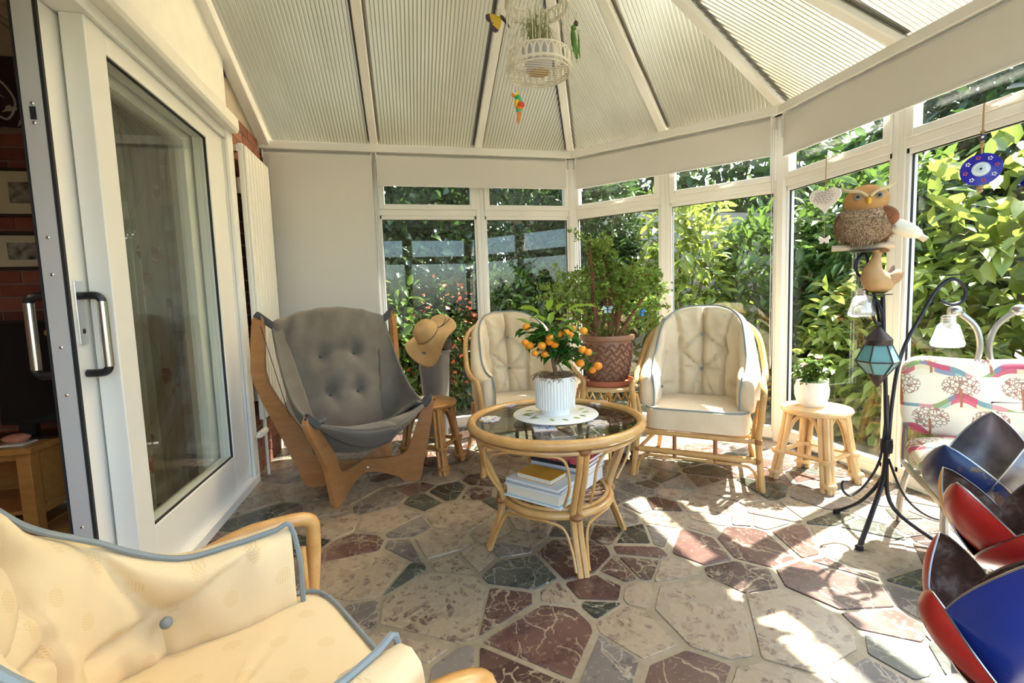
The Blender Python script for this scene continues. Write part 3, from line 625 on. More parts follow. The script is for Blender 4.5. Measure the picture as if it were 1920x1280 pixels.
# ---------------------------------------------------------------- wooden lounge chair with hung canvas
def lounge():
    r = thing('lounge_chair', (.703, 2.915, 0), 0, 'low wooden lounge chair slung with buttoned charcoal grey canvas', 'chair')
    c0 = np.array([.703, 2.915, 0])
    def board(name, foot_f, tip_f, foot_b, tip_b):
        d = foot_f - foot_b; d /= np.linalg.norm(d); L0 = (foot_f - c0).dot(d); L1 = (foot_b - c0).dot(d)
        tf, tb = (tip_f - c0).dot(d), (tip_b - c0).dot(d); zf, zb = tip_f[2], tip_b[2]
        # outline in (distance along board, height): front tip, foot, bridge, back foot, back tip
        out = [(tf - .030, zf - .01), (tf - .022, zf + .012), (tf, zf + .02), (tf + .022, zf + .008), (tf + .022, zf - .05), (L0 + .075, .26), (L0 + .035, .10), (L0 + .005, 0), (L0 - .075, 0), (L0 - .12, .035), (.10, .07), (0, .075), (-.10, .07), (L1 + .13, .035), (L1 + .085, 0), (L1 - .005, 0), (L1 - .06, .12), (L1 - .13, .30), (tb - .055, zb * .62), (tb - .06, zb * .80), (tb - .045, zb - .06), (tb - .03, zb), (tb, zb + .02), (tb + .025, zb), (tb + .025, zb - .06), (tb + .02, zb * .82), (tb + .028, zb * .62), (L1 - .02, .36), (L1 + .06, .22), (L1 + .13, .165), (-.08, .155), (0, .155), (.08, .155), (L0 - .12, .165), (L0 - .055, .20), (L0 - .015, .30)]
        out = [tuple(q) for q in cr([(a, z) for a, z in out], 3, True)]; out = [(a, max(0, z)) for a, z in out]; P = [c0 + d * a + np.array([0, 0, z]) for a, z in out]; nn = np.array([-d[1], d[0], 0]) * .026
        return MB().prism([q - nn / 2 for q in P], nn).build(name, MATS['beech'], r, world=True, smooth=False, bevel=.006)
    A = np.array; BL, FR, FL = A([.377, 2.965, 0]), A([1.029, 2.865, 0]), A([.579, 2.591, 0]); BR = A([.828, 3.24, 0])
    TBL, TFR, TFL, TBR = A([.165, 2.998, 1.035]), A([1.118, 2.851, .515]), A([.512, 2.416, .535]), A([.905, 3.44, 1.035])
    board('crossed_board', FR, TFR, BL, TBL); board('crossed_board', FL, TFL, BR, TBR)
    for s in (-1, 1): MB().lathe([(.009, 0), (.009, .006), (.003, .008)], 10, c0 + A([.03 * s, -.055, .115]), tilt=Matrix.Rotation(math.pi / 2, 3, 'X')).build('bolt', MATS['steel'], r, world=True)
    # canvas: back panel, seat panel, two side panels, hung from the four tips
    gl, gr = (TBL * .93 + TBR * .07), (TBR * .93 + TBL * .07); fl_, fr_ = TFL * .95 + TFR * .05, TFR * .95 + TFL * .05
    gl, gr, fl_, fr_ = gl - A([0, 0, .045]), gr - A([0, 0, .045]), fl_ - A([0, 0, .03]), fr_ - A([0, 0, .03])
    fwd = (fl_ + fr_) / 2 - (gl + gr) / 2; fwd[2] = 0; fwd /= np.linalg.norm(fwd); side = A([-fwd[1], fwd[0], 0]); side *= np.sign((gr - gl).dot(side))
    mid = (gl + gr + fl_ + fr_) / 4; crease = A([mid[0], mid[1], 0]) - fwd * .08 + A([0, 0, .27]); cl, cr_ = crease - side * .235, crease + side * .235
    fm = (fl_ + fr_) / 2
    bt = [(.33, .36), (.67, .36), (.35, .66), (.66, .66)]
    def dome(u, v, h): return h * (max(0, math.sin(math.pi * u)) * max(0, math.sin(math.pi * v))) ** .45
    def back(u, v):
        t = v; e = gl * (1 - u) + gr * u + A([0, 0, .085 * math.sin(math.pi * u) ** .7]) - fwd * .03 * math.sin(math.pi * u); b = cl * (1 - u) + cr_ * u
        p = e * (1 - t) + b * t; p = p - fwd * .05 * math.sin(math.pi * t) + A([0, 0, -.02]) * math.sin(math.pi * t)
        h = dome(u, v, .095) + .004 * math.sin(u * 23 + v * 31) * math.sin(v * 14)
        for a, b_ in bt: h -= .05 * math.exp(-(((u - a) / .075) ** 2 + ((v - b_) / .075) ** 2))
        for b_ in (.36, .66): h -= .016 * math.exp(-((v - b_) / .03) ** 2) * (1 if .3 < u < .7 else .3)
        h += .010 * math.sin(u * 34 + v * 22) * math.exp(-((v - .08) / .14) ** 2) * (1 if u < .35 or u > .75 else .3)
        return p + (fwd * .85 + A([0, 0, .5])) * h
    def seat(u, v):
        b = cl * (1 - u) + cr_ * u; e = fl_ * (1 - u) + fr_ * u; e = e + A([0, 0, -.085]) * math.sin(math.pi * u) ** .8 + fwd * .10 * math.sin(math.pi * u) ** .7
        p = b * (1 - v) + e * v + A([0, 0, -.02]) * math.sin(math.pi * v)
        h = dome(u, min(1, v * .98 + .01), .075) - .018 * math.exp(-((v - .72 - .12 * math.sin(u * 9)) / .035) ** 2) * (1 if u > .45 else .2) - .014 * math.exp(-((u - .62) / .03) ** 2) * (v > .4)
        return p + A([0, 0, 1]) * h
    def shell(fn, thick, name, nu=44, nv=40):
        g = MB().grid(fn, nu, nv); me = g.build(name, MATS['grey_canvas'], r, world=True, angle=180); so = me.modifiers.new('solid', 'SOLIDIFY'); so.thickness = thick; so.offset = 0; return me
    bk = shell(back, .02, 'back_panel'); shell(seat, .02, 'seat_panel')
    def under(u, v): q = A(seat(u, 1)); w = fl_ * (1 - u) + fr_ * u; k = math.sin(math.pi * u) ** .8; return q * (1 - v) + (q - fwd * .13 * v + A([0, 0, -.12 * k])) * v - A([0, 0, 0])
    shell(under, .012, 'seat_front', 30, 10)
    def seat_bottom(u, v): q = A(under(u, 1)); b = cl * (1 - u) + cr_ * u + A([0, 0, -.05]); return q * (1 - v) + b * v + A([0, 0, -.03]) * math.sin(math.pi * v)
    shell(seat_bottom, .01, 'seat_underside', 20, 8)
    for nm, top, front, low, sg in (('side_panel', gl, fl_, cl, -1), ('side_panel', gr, fr_, cr_, 1)):
        def sd(u, v, top=top, front=front, low=low, sg=sg):
            e = top * (1 - u) + front * u; sag = math.sin(math.pi * u); e = e - A([0, 0, .17 * sag * (1 - .35 * u)]) + side * sg * .015 * sag
            b = (top * (1 - min(1, u * 2)) + low * min(1, u * 2)) if u < .5 else (low * (1 - (u - .5) * 2) + front * (u - .5) * 2); b = b + A([0, 0, .02]) - side * sg * .05
            return e * (1 - v) + b * v + side * sg * .04 * math.sin(math.pi * v) * sag
        shell(sd, .014, nm, 30, 12)
    for a, b in bt: q = A(back(a, b)) + fwd * .014; MB().ell(q, (.010, .010, .010), 10, 6).build('button', MATS['grey_strap'], bk, world=True)
    for tip, pt in ((TBL, gl), (TBR, gr), (TFL, fl_), (TFR, fr_)):
        d = pt - tip; s = MB(); s.beam(tip - d * .30 + A([0, 0, .010]), pt + d * .35, .040, .036); s.build('strap', MATS['grey_strap'], r, world=True, smooth=False, bevel=.004)
    MB().tube([TBL + A([.01, -.02, -.05]), A([.30, 2.955, .44])], .002, 5).build('cord', MATS['rubber'], r, world=True)
lounge()
# ---------------------------------------------------------------- coffee table
TC = np.array([1.633, 1.955, 0]); ZT = .556
def coffee_table():
    r = thing('coffee_table', tuple(TC), 0, 'round rattan coffee table with smoked glass top and slatted shelf of books', 'table'); cm = MATS['rattan']
    circ = lambda R, z, n=48: [(R * math.cos(2 * math.pi * i / n), R * math.sin(2 * math.pi * i / n), z) for i in range(n)]
    MB().tube(circ(.372, ZT - .008), .0205, 10, True).build('rim', cm, r); MB().tube(circ(.345, ZT - .022), .010, 8, True).build('inner_rim', cm, r); MB().tube(circ(.358, ZT - .045), .009, 8, True).build('lower_rim', cm, r)
    MB().lathe([(.001, ZT - .012), (.354, ZT - .012), (.354, ZT - .006), (.001, ZT - .006)], 48).build('glass_top', MATS['smoked'], r, angle=30)
    MB().tube(circ(.236, .215), .0165, 10, True).build('shelf_ring', cm, r); MB().tube(circ(.222, .236), .008, 8, True).build('shelf_bead', cm, r)
    for i in range(9):
        y = -.18 + i * .045; x = math.sqrt(.225 ** 2 - y * y); MB().tube([(-x, y, .226), (x, y, .226)], .007, 6).build('shelf_slat', MATS['rattan_dark'], r)
    for x in (-.1, .1): y = math.sqrt(.225 ** 2 - x * x); MB().tube([(x, -y, .212), (x, y, .212)], .009, 6).build('shelf_bearer', MATS['rattan_dark'], r)
    for k in range(4):
        a = k * math.pi / 2 - math.pi / 2; c, s = math.cos(a), math.sin(a); tx, ty = -s, c
        for o in (-.0125, .0125):
            p = [(.352, .53), (.325, .42), (.262, .27), (.250, .215), (.268, .13), (.318, 0)]; MB().tube(cr([(R * c + tx * o, R * s + ty * o, z) for R, z in p], 6), .0135, 8).build('leg', cm, r)
        for z, R in ((.215, .252), (.515, .350)): MB().ell((R * c, R * s, z), (.029, .029, .018), 12, 6).build('binding', MATS['binding'], r)
        a2 = a + math.pi / 2; P = []
        for t, R, z in ((.10, .322, .36), (.11, .338, .44), (.16, .35, .492), (.3, .352, .503), (.5, .352, .503), (.7, .352, .503), (.84, .35, .492), (.89, .338, .44), (.90, .322, .36)): P.append((R * math.cos(a + t * math.pi / 2), R * math.sin(a + t * math.pi / 2), z))
        P = [(.27 * math.cos(a + .13 * 1.57), .27 * math.sin(a + .13 * 1.57), .27)] + P + [(.27 * math.cos(a + .87 * 1.57), .27 * math.sin(a + .87 * 1.57), .27)]
        MB().tube(cr(P, 5), .0062, 6).build('arch_cane', cm, r)
        P = [((R) * math.cos(a + t * 1.5708), R * math.sin(a + t * 1.5708), z) for t, R, z in ((.055, .312, 0.02), (.07, .285, .09), (.13, .25, .165), (.3, .24, .192), (.5, .238, .194), (.7, .24, .192), (.87, .25, .165), (.93, .285, .09), (.945, .312, .02))]
        MB().tube(cr(P, 5), .0062, 6).build('foot_cane', cm, r)
coffee_table()
# ---------------------------------------------------------------- stools
def stool(loc, rz, label, cane, ht=.43):
    r = thing('cane_stool', loc, rz, label, 'stool', 'round cane stools'); cm = MATS[cane]
    MB().lathe([(.001, ht - .035), (.155, ht - .035), (.172, ht - .028), (.178, ht - .014), (.172, ht - .003), (.155, ht), (.001, ht)], 40).build('seat', cm, r)
    for k in range(4):
        a = k * math.pi / 2 + math.pi / 4; c, s = math.cos(a), math.sin(a); tx, ty = -s, c
        for o, R0 in ((-.022, 0), (.022, 0), (0, .018)):
            MB().tube(cr([((.135 + R0) * c + tx * o, (.135 + R0) * s + ty * o, ht - .03), ((.165 + R0) * c + tx * o, (.165 + R0) * s + ty * o, .2), ((.205 + R0) * c + tx * o, (.205 + R0) * s + ty * o, 0)], 5), .0155, 8).build('leg', cm, r)
        for z in (.045, .165): R = .205 - z * .17; MB().lathe([(.038, -.011), (.041, 0), (.038, .011)], 12, (R * c + .006 * c, R * s + .006 * s, z)).build('binding', cm, r)
        P = []
        for t, z in ((.06, .05), (.07, .22), (.14, .33), (.3, .378), (.5, .388), (.7, .378), (.86, .33), (.93, .22), (.94, .05)):
            aa = a + t * math.pi / 2; R = (.205 - z * .17) * (1 - .26 * math.sin(math.pi * t)); P.append((R * math.cos(aa), R * math.sin(aa), z))
        MB().tube(cr(P, 4), .011, 7).build('arch_cane', cm, r)
        b = a + math.pi / 2; MB().tube([(.178 * c, .178 * s, .165), (.178 * math.cos(b), .178 * math.sin(b), .165)], .0125, 7).build('stretcher', cm, r)
    return r
stool((3.249, 2.172, 0), math.radians(17), 'pale cane stool carrying the white pot of pink roses', 'rattan_pale')
stool((1.128, 3.10, 0), math.radians(-28), 'honey brown cane stool with a book on it beside the lounge chair', 'rattan_dark', .445)
# ---------------------------------------------------------------- things on and around the table
def pot_lathe(prof, mat, name, r, seg=36): return MB().lathe(prof, seg).build(name, mat, r, angle=35)
def leaf_mesh(name, L, Wd, mat, fold=.25, droop=.2):
    v = [(0, 0, 0), (L * .3, Wd * .42, Wd * fold), (L * .68, Wd * .36, Wd * fold - droop * L * .3), (L, 0, -droop * L), (L * .68, -Wd * .36, Wd * fold - droop * L * .3), (L * .3, -Wd * .42, Wd * fold), (L * .35, 0, 0), (L * .7, 0, -droop * L * .42)]
    me = bpy.data.meshes.new(name); me.from_pydata(v, [], [(0, 6, 1), (6, 7, 2, 1), (7, 3, 2), (0, 5, 6), (6, 5, 4, 7), (7, 4, 3)]); me.materials.append(MATS[mat]); me.shade_smooth(); return me
def citrus():
    r = thing('orange_tree', (1.64, 1.965, ZT + .022), 0, 'little orange tree full of fruit in a white ribbed pot', 'potted plant')
    pot_lathe([(.001, 0), (.064, 0), (.066, .02), (.066, .022), (.084, .026), (.086, .165), (.082, .168), (.078, .160), (.001, .155)], MATS['ceramic_white'], 'pot', r)
    for k in range(40): a = k * math.pi / 20; MB().box((-.0025, -.002, .03), (.0025, .002, .163)).build('pot_rib', MATS['ceramic_white'], r, smooth=False).matrix_basis = Matrix.Translation((.0865 * math.cos(a), .0865 * math.sin(a), 0)) @ Matrix.Rotation(a + math.pi / 2, 4, 'Z')
    rs = random.Random(4); q = MB()
    for i in range(420):
        a = rs.uniform(0, 6.283); R = .09 * math.sqrt(rs.random()); z = .158 + rs.uniform(0, .022); p = np.array([R * math.cos(a), R * math.sin(a), z]); d = np.array([rs.uniform(-1, 1), rs.uniform(-1, 1), rs.uniform(-.35, .25)]) * .02; q.tube([p, p + d, p + d * 1.6 - np.array([0, 0, .008 if R > .07 else 0])], .0012, 3)
    tag(q.build('coir_mulch', MATS['coir'], r), kind='stuff')
    tr = MB().tube(cr([(.0, 0, .15), (.004, .0, .19), (-.006, .004, .24), (.0, 0, .30)], 5), [.013] * 4 + [.010] * 4 + [.008] * 4 + [.006] * 4, 8); tr.build('trunk', MATS['bark'], r)
    tips = []
    for i in range(15):
        a = i * 2.4 + rs.uniform(-.3, .3); R = rs.uniform(.07, .15); z = rs.uniform(.25, .43); s = (0, 0, rs.uniform(.21, .30)); e = (R * math.cos(a), R * math.sin(a), z)
        if i < 3: e = (.13 + .03 * i, -.05 + .02 * i, .235 - .015 * i)
        mid = tuple((s[k] + e[k]) / 2 + (0, 0, .03)[k] for k in range(3)); P = cr([s, mid, e], 5); MB().tube(P, .0028, 5).build('branch', MATS['bark'], r); tips.append(P)
    lm = leaf_mesh('leaf', .064, .036, 'leaf_citrus'); ln = leaf_mesh('new_leaf', .085, .038, 'leaf_new')
    for P in tips:
        for k in range(17):
            p = P[rs.randrange(3, len(P))]; o = [rs.uniform(-.022, .022) for _ in range(3)]; inst('leaf', lm, r, tuple(p[j] + o[j] for j in range(3)), (rs.uniform(-.6, .6), rs.uniform(-.5, .7), rs.uniform(0, 6.28)), (rs.uniform(.7, 1.15),) * 3)
    for i in range(16):
        a = rs.uniform(0, 6.28); R = rs.uniform(.01, .12); inst('new_leaf', ln, r, (R * math.cos(a), R * math.sin(a), rs.uniform(.38, .47)), (0, rs.uniform(-.9, .1), a + rs.uniform(-.8, .8)))
    for x, z in ((-.02, .40), (.05, .49), (.09, .44)): MB().tube(cr([(x * .5, 0, .35), (x, 0, z - .04), (x, 0, z)], 4), .002, 5).build('branch', MATS['bark'], r)
    om = bpy.data.meshes.new('orange'); e = MB().ell((0, 0, 0), (.019, .019, .017), 16, 10); om.from_pydata(e.v, [], e.f); om.materials.append(MATS['orange']); om.shade_smooth()
    for px, py in ((987, 613), (985, 642), (993, 648), (1016, 648), (1021, 664), (1003, 662), (1031, 633), (1048, 626), (1040, 645), (1074, 616), (1094, 620), (1062, 623), (1092, 655), (1103, 660), (1088, 681), (1121, 686), (1111, 694), (1068, 628), (1030, 640)):
        k = 2.0 + rs.uniform(-.10, .04)
        d = FW + RT * ((px - 960) / 874.8) - UP * ((py - 640) / 874.8); p = CAM + d * k; inst('orange', om, r, tuple(p - r.location), (0, 0, rs.uniform(0, 6)), (rs.uniform(.8, 1.05),) * 3)
citrus()
pl = thing('round_platter', (1.64, 1.965, ZT - .006), 0, 'round white platter painted with leaves under the orange tree', 'platter')
MB().lathe([(.06, 0), (.07, .006), (.182, .018), (.19, .024), (.186, .028), (.001, .028)], 48).build('dish', MATS['ceramic_white'], pl, angle=50)
rs = random.Random(2); pm = leaf_mesh('painted_leaf', .04, .022, 'leaf_new', 0, 0)
for i in range(14): a = i * .45 + 2.4; inst('painted_leaf', pm, pl, (.115 * math.cos(a), .115 * math.sin(a), .0288), (0, 0, a + rs.uniform(-1, 1)), (1, 1, .01))
for i in range(2): a = 2.9 + i * .5; MB().tube([(.10 * math.cos(a), .10 * math.sin(a), .0285), (.15 * math.cos(a + .2), .15 * math.sin(a + .2), .0285)], .002, 4).build('painted_twig', MATS['bark'], pl)
def tile_mat(nm, c1, c2):
    M = Mat(nm); p = M.obj(); e = M.vor(p, 55, 'DISTANCE_TO_EDGE'); f = M.vor(p, 38); c = M.mix(e.gt(.16) * f.lt(.4), (.84, .82, .80), c1); c = M.mix(f.lt(.16), c, c2); M.prin(c, .2); MATS[nm] = M.m
tile_mat('tile_blue', (.10, .13, .42), (.25, .30, .60)); tile_mat('tile_gold', (.75, .38, .06), (.20, .22, .45)); plain('tile_back', (.70, .48, .38), .8)
def coaster(px, py, shape, mat, label, rz=0):
    d = FW + RT * ((px - 960) / 874.8) - UP * ((py - 640) / 874.8); t = (ZT - .006 - CAM.z) / d.z; p = CAM + d * t
    r = thing('tile_coaster', (p.x, p.y, ZT - .006), rz, label, 'coaster', 'tile coasters on the glass table')
    if shape == 'star': poly = [((.050 if k % 2 == 0 else .041) * math.cos(k * math.pi / 8), (.050 if k % 2 == 0 else .041) * math.sin(k * math.pi / 8), 0) for k in range(16)]
    else: poly = [(-.048, -.048, 0), (.048, -.048, 0), (.048, .048, 0), (-.048, .048, 0)]
    MB().prism(poly, (0, 0, .006)).build('backing', MATS['tile_back'], r, smooth=False); MB().prism([(a * .97, b * .97, .006) for a, b, _ in poly], (0, 0, .0025)).build('glazed_face', MATS[mat], r, smooth=False)
coaster(919, 787, 'star', 'tile_blue', 'blue and white star coaster lying nearest the lounge chair'); coaster(950, 760, 'star', 'tile_blue', 'blue and white star coaster in front of the shaded armchair', .2)
coaster(1123, 756, 'star', 'tile_blue', 'blue and white star coaster nearest the basketweave pot', .1); coaster(1120, 795, 'star', 'tile_gold', 'gold and blue star coaster beside the white platter', .15); coaster(1020, 803, 'square', 'tile_blue', 'square white coaster with blue motifs at the platter edge', -.12)
# books and magazines on the shelf
plain('page', (.80, .74, .62), .8); plain('paper_white', (.86, .86, .85), .5); plain('cover_cyan', (.10, .50, .62), .4); plain('cover_orange', (.72, .34, .03), .4, var=.2); plain('cover_grey', (.45, .45, .47), .4); plain('cover_black', (.03, .03, .035), .35)
M = Mat('cover_fruit'); c = M.ramp(M.vor(M.obj(), 45), [(.1, (.75, .30, .10)), (.3, (.60, .04, .06)), (.5, (.75, .12, .20)), (.8, (.12, .02, .02))]); M.prin(c, .3); MATS['cover_fruit'] = M.m
def book(x, y, z, w, d, h, rz, cover, label, pages='page', nm='book', spine=True, cat='book', group='books on the table shelf'):
    r = thing(nm, (TC[0] + x, TC[1] + y, z), rz, label, cat, group); t = .0022 if h > .012 else .0008
    MB().box((-w / 2 + .002, -d / 2 + .003, t), (w / 2 - .003, d / 2 - .003, h - t)).build('pages', MATS[pages], r, smooth=False)
    MB().box((-w / 2, -d / 2, 0), (w / 2, d / 2, t)).build('back_cover', MATS[cover], r, smooth=False); MB().box((-w / 2, -d / 2, h - t), (w / 2, d / 2, h)).build('front_cover', MATS[cover], r, smooth=False)
    if spine: MB().box((-w / 2 - t, -d / 2, 0), (-w / 2, d / 2, h)).build('spine', MATS[cover], r, smooth=False)
    return r
z = .246; A1 = math.radians(41)
book(-.080, -.070, z, .20, .285, .006, A1, 'paper_white', 'thin white folder at the bottom of the book pile', 'paper_white', 'folder'); z += .006
book(-.080, -.070, z, .19, .265, .045, A1, 'cover_cyan', 'thick paperback with turquoise cover low in the pile', spine=False); z += .045
book(-.080, -.070, z, .195, .275, .006, A1, 'paper_white', 'white magazine lying on the thick turquoise paperback', 'paper_white', 'magazine', cat='magazine'); z += .006
book(-.080, -.070, z, .19, .27, .010, A1 + .04, 'cover_grey', 'grey magazine beneath the pale one in the pile', 'paper_white', 'magazine', cat='magazine'); z += .010
book(-.078, -.068, z, .19, .265, .009, A1 - .03, 'paper_white', 'pale magazine directly under the orange book', 'paper_white', 'magazine', cat='magazine'); z += .009
book(-.088, -.066, z, .12, .18, .022, A1 - .05, 'cover_orange', 'small orange hardback lying on top of the magazines', spine=False)
z2 = .246; A2 = math.radians(41)
b_ = book(.080, .070, z2, .195, .265, .062, A2, 'paper_white', 'white box file under the food magazines', 'paper_white', 'box_file', cat='box file', group='magazines on the table shelf'); z2 += .062
for h, cv, lb in ((.012, 'cover_grey', 'grey magazine lying on the white box file'), (.010, 'paper_white', 'white magazine in the middle of the food magazines'), (.012, 'cover_black', 'black magazine beneath the fruit covered one'), (.011, 'cover_fruit', 'glossy food magazine with red fruit on its cover')):
    mg = book(.080, .070, z2, .20, .28, h * 1.5, A2 + rs.uniform(-.04, .04), cv, lb, 'paper_white', 'magazine', cat='magazine', group='magazines on the table shelf'); z2 += h * 1.5
# cover title too small to read in the photograph: white strokes and two red flecks
for i in range(7):
    y = -.115 + i * .034; MB().tube(cr([(.060, y, .0168), (.082, y + .006, .0168), (.084, y + .020, .0168), (.062, y + .022, .0168)], 3), .003, 4).build('title_stroke', MATS['paper_white'], mg)
for y in (-.05, .06): MB().box((.040, y, .0164), (.054, y + .03, .0172)).build('title_fleck', plain('title_red', (.6, .08, .1), .4), mg, smooth=False)
# ---------------------------------------------------------------- bush in basketweave pot on its side table
r = thing('side_table', (2.31, 2.91, 0), 1.2, 'small round side table with pierced skirt under the basketweave pot', 'table')
MB().lathe([(.001, .478), (.185, .478), (.197, .485), (.197, .497), (.188, .503), (.001, .503)], 40).build('top', MATS['rattan_pale'], r)
for k in range(20):
    a = k * math.pi / 10; MB().tube([(.178 * math.cos(a + t), .178 * math.sin(a + t), z) for t, z in ((0, .478), (.07, .448), (.157, .425), (.244, .448), (.314, .478))], .006, 6).build('skirt_scallop', MATS['brass'], r)
for k in range(4):
    a = k * math.pi / 2; MB().tube(cr([(.165 * math.cos(a), .165 * math.sin(a), .478), (.13 * math.cos(a), .13 * math.sin(a), .25), (.17 * math.cos(a), .17 * math.sin(a), 0)], 6), .010, 8).build('leg', MATS['brass'], r)
def weave(R0, R1, z0, z1, parent, mat):
    q = MB()
    for j in range(9):
        for k in range(30):
            z = z0 + (z1 - z0) * (j + .5) / 9; R = R0 + (R1 - R0) * math.sin((j + .5) / 9 * 1.57) ; a = (k + .5 * (j % 2)) * 2 * math.pi / 30; s = 1 if (j + k) % 2 else -1
            c = np.array([R * math.cos(a), R * math.sin(a), z]); t = np.array([-math.sin(a), math.cos(a), 0]) * .012; u = np.array([0, 0, .012 * s]); q.tube([c - t - u, c + t + u], .0055, 5)
    return q.build('weave_relief', mat, parent)
def bush():
    r = thing('potted_bush', (2.31, 2.91, .503), 0, 'woody small-leaved bush in a brown basketweave pot', 'potted plant')
    MB().lathe([(.001, 0), (.150, 0), (.165, .012), (.172, .04), (.166, .04), (.155, .016), (.001, .014)], 40).build('saucer', MATS['terracotta_saucer'], r)
    MB().lathe([(.001, .016), (.115, .016), (.135, .06), (.155, .16), (.163, .26), (.160, .295), (.178, .302), (.183, .318), (.178, .334), (.160, .334), (.155, .312), (.001, .305)], 40).build('pot', MATS['terracotta'], r); weave(.130, .167, .04, .28, r, plain('weave_brown', (.20, .085, .05), .5))
    MB().lathe([(.154, .305), (.08, .318), (.001, .324)], 20, cap=False).build('soil', MATS['soil'], r)
    rs = random.Random(9); tips = []
    stems = [((-.07, 0), (-.11, .0, .95), .022), ((.02, -.02), (.0, .02, .88), .026), ((.06, .03), (.20, .06, .72), .018), ((-.05, .04), (-.26, .05, .70), .014), ((.05, -.05), (.33, -.06, .66), .014), ((.0, .06), (.06, .20, .82), .015), ((-.08, -.04), (-.36, -.10, .60), .011), ((.03, -.06), (.10, -.20, .70), .013), ((.07, 0), (.36, .06, .52), .011)]
    for (sx, sy), e, rad in stems:
        s = np.array([sx, sy, .31]); e = np.array(e); P = cr([s, s * .45 + e * .55 + np.array([rs.uniform(-.03, .03), rs.uniform(-.03, .03), .03]), e], 8); n = len(P); MB().tube(P, [rad * (1 - .7 * i / n) for i in range(n)], 8).build('stem', MATS['bark_red'], r)
        for k in range(15):
            p = P[rs.randrange(5, n)]; d = np.array([rs.gauss(0, 1), rs.gauss(0, 1), rs.gauss(.4, .7)]); d /= np.linalg.norm(d); L = rs.uniform(.06, .17); q = p + d * L; MB().tube(cr([p, p + d * L * .5 + np.array([0, 0, .01]), q], 3), .0035, 4).build('twig', MATS['bark_red'], r) if k < 8 else None; tips.append((p, q))
    v = []; f = []; c = 0
    for p, q in tips:
        for _ in range(46):
            t = rs.uniform(.25, 1.25); b = p + (q - p) * t + np.array([rs.gauss(0, .016) for _ in range(3)]); d = np.array([rs.gauss(0, 1), rs.gauss(0, 1), rs.gauss(.5, .7)]); d /= np.linalg.norm(d); s = np.cross(d, [rs.gauss(0, 1), rs.gauss(0, 1), 1]); s /= np.linalg.norm(s) + 1e-9; L = rs.uniform(.022, .040); w = L * .27
            v += [b, b + d * L * .5 + s * w, b + d * L, b + d * L * .5 - s * w]; f.append((c, c + 1, c + 2, c + 3)); c += 4
    for i in range(500):
        a = rs.uniform(0, 6.28); R = .15 * math.sqrt(rs.random()); b = np.array([R * math.cos(a), R * math.sin(a), .325 + rs.uniform(0, .07)]); d = np.array([rs.gauss(0, 1), rs.gauss(0, 1), rs.gauss(.5, .7)]); d /= np.linalg.norm(d); s = np.cross(d, [0, .3, 1]); L = .022; v += [b, b + d * L * .5 + s * .006, b + d * L, b + d * L * .5 - s * .006]; f.append((c, c + 1, c + 2, c + 3)); c += 4
    tag(MB().add(v, f).build('foliage', MATS['leaf_azalea'], r, smooth=False), kind='stuff')
bush()
plain('blue_wing', (.02, .22, .60), .3); plain('pale_wing', (.45, .62, .72), .3)
def butterfly_clip(p, mat, label, rz=0):
    r = thing('butterfly_clip', p, rz, label, 'ornament'); MB().ell((0, 0, 0), (.004, .004, .02), 8, 6).build('body', MATS['black_plastic'], r)
    for s in (-1, 1):
        MB().prism([(0, 0, .004), (s * .022, -.012, .024), (s * .034, -.016, .014), (s * .024, -.01, -.002)], (0, .002, 0)).build('wing', MATS[mat], r, smooth=False); MB().prism([(0, 0, -.002), (s * .02, -.01, -.004), (s * .022, -.01, -.022), (s * .006, -.003, -.02)], (0, .002, 0)).build('wing', MATS[mat], r, smooth=False)
def px_at(px, py, k): d = FW + RT * ((px - 960) / 874.8) - UP * ((py - 640) / 874.8); return CAM + d * k
butterfly_clip(tuple(px_at(1201, 586, 2.88)), 'blue_wing', 'bright blue butterfly clip at the edge of the bush', .5); butterfly_clip(tuple(px_at(1139, 580, 2.85)), 'pale_wing', 'pale blue butterfly clip between the bush stems', -.3)
# footstool half hidden behind the table
r = thing('footstool', (2.365, 2.80, 0), .5, 'low khaki footstool with dark carved feet under the side table', 'footstool'); plain('khaki_cloth', (.30, .28, .20), .9)
MB().box((-.068, -.068, .075), (.068, .068, .24)).build('padded_seat', MATS['khaki_cloth'], r, smooth=False, bevel=.015)
for sx in (-1, 1):
    for sy in (-1, 1): MB().lathe([(.014, 0), (.024, .012), (.024, .03), (.012, .042), (.018, .056), (.018, .076)], 12, (sx * .045, sy * .045, 0)).build('foot', MATS['darkwood'], r)
# ---------------------------------------------------------------- hat and planter by the window, book on the stool
r = thing('tall_planter', (1.20, 3.72, 0), 0, 'tall tapered grey planter behind the honey brown stool', 'planter')
MB().lathe([(.001, 0), (.075, 0), (.085, .02), (.125, .69), (.135, .70), (.135, .72), (.122, .72), (.118, .60), (.001, .60)], 36).build('body', MATS['grey_pot'], r, angle=30); MB().lathe([(.001, .60), (.116, .605), (.001, .61)], 20).build('liner', MATS['basket_dark'], r)
tl = Matrix.Rotation(math.radians(14), 3, 'Y') @ Matrix.Rotation(math.radians(-8), 3, 'X')
r = thing('woven_basket', (1.215, 3.72, .725), 0, 'dark ribbed basket upturned on the grey planter', 'basket')
MB().lathe([(.11, 0), (.122, .03), (.118, .08), (.09, .13), (.001, .145)], 28, tilt=tl).build('shell', MATS['basket_dark'], r)
for i in range(8): z = .012 + i * .015; R = .117 - max(0, z - .07) ** 2 * 6; q = [tl @ Vector((R * math.cos(k * .2618), R * math.sin(k * .2618), z)) for k in range(24)]; MB().tube(q, .0045, 5, True).build('coil', MATS['basket_dark'], r)
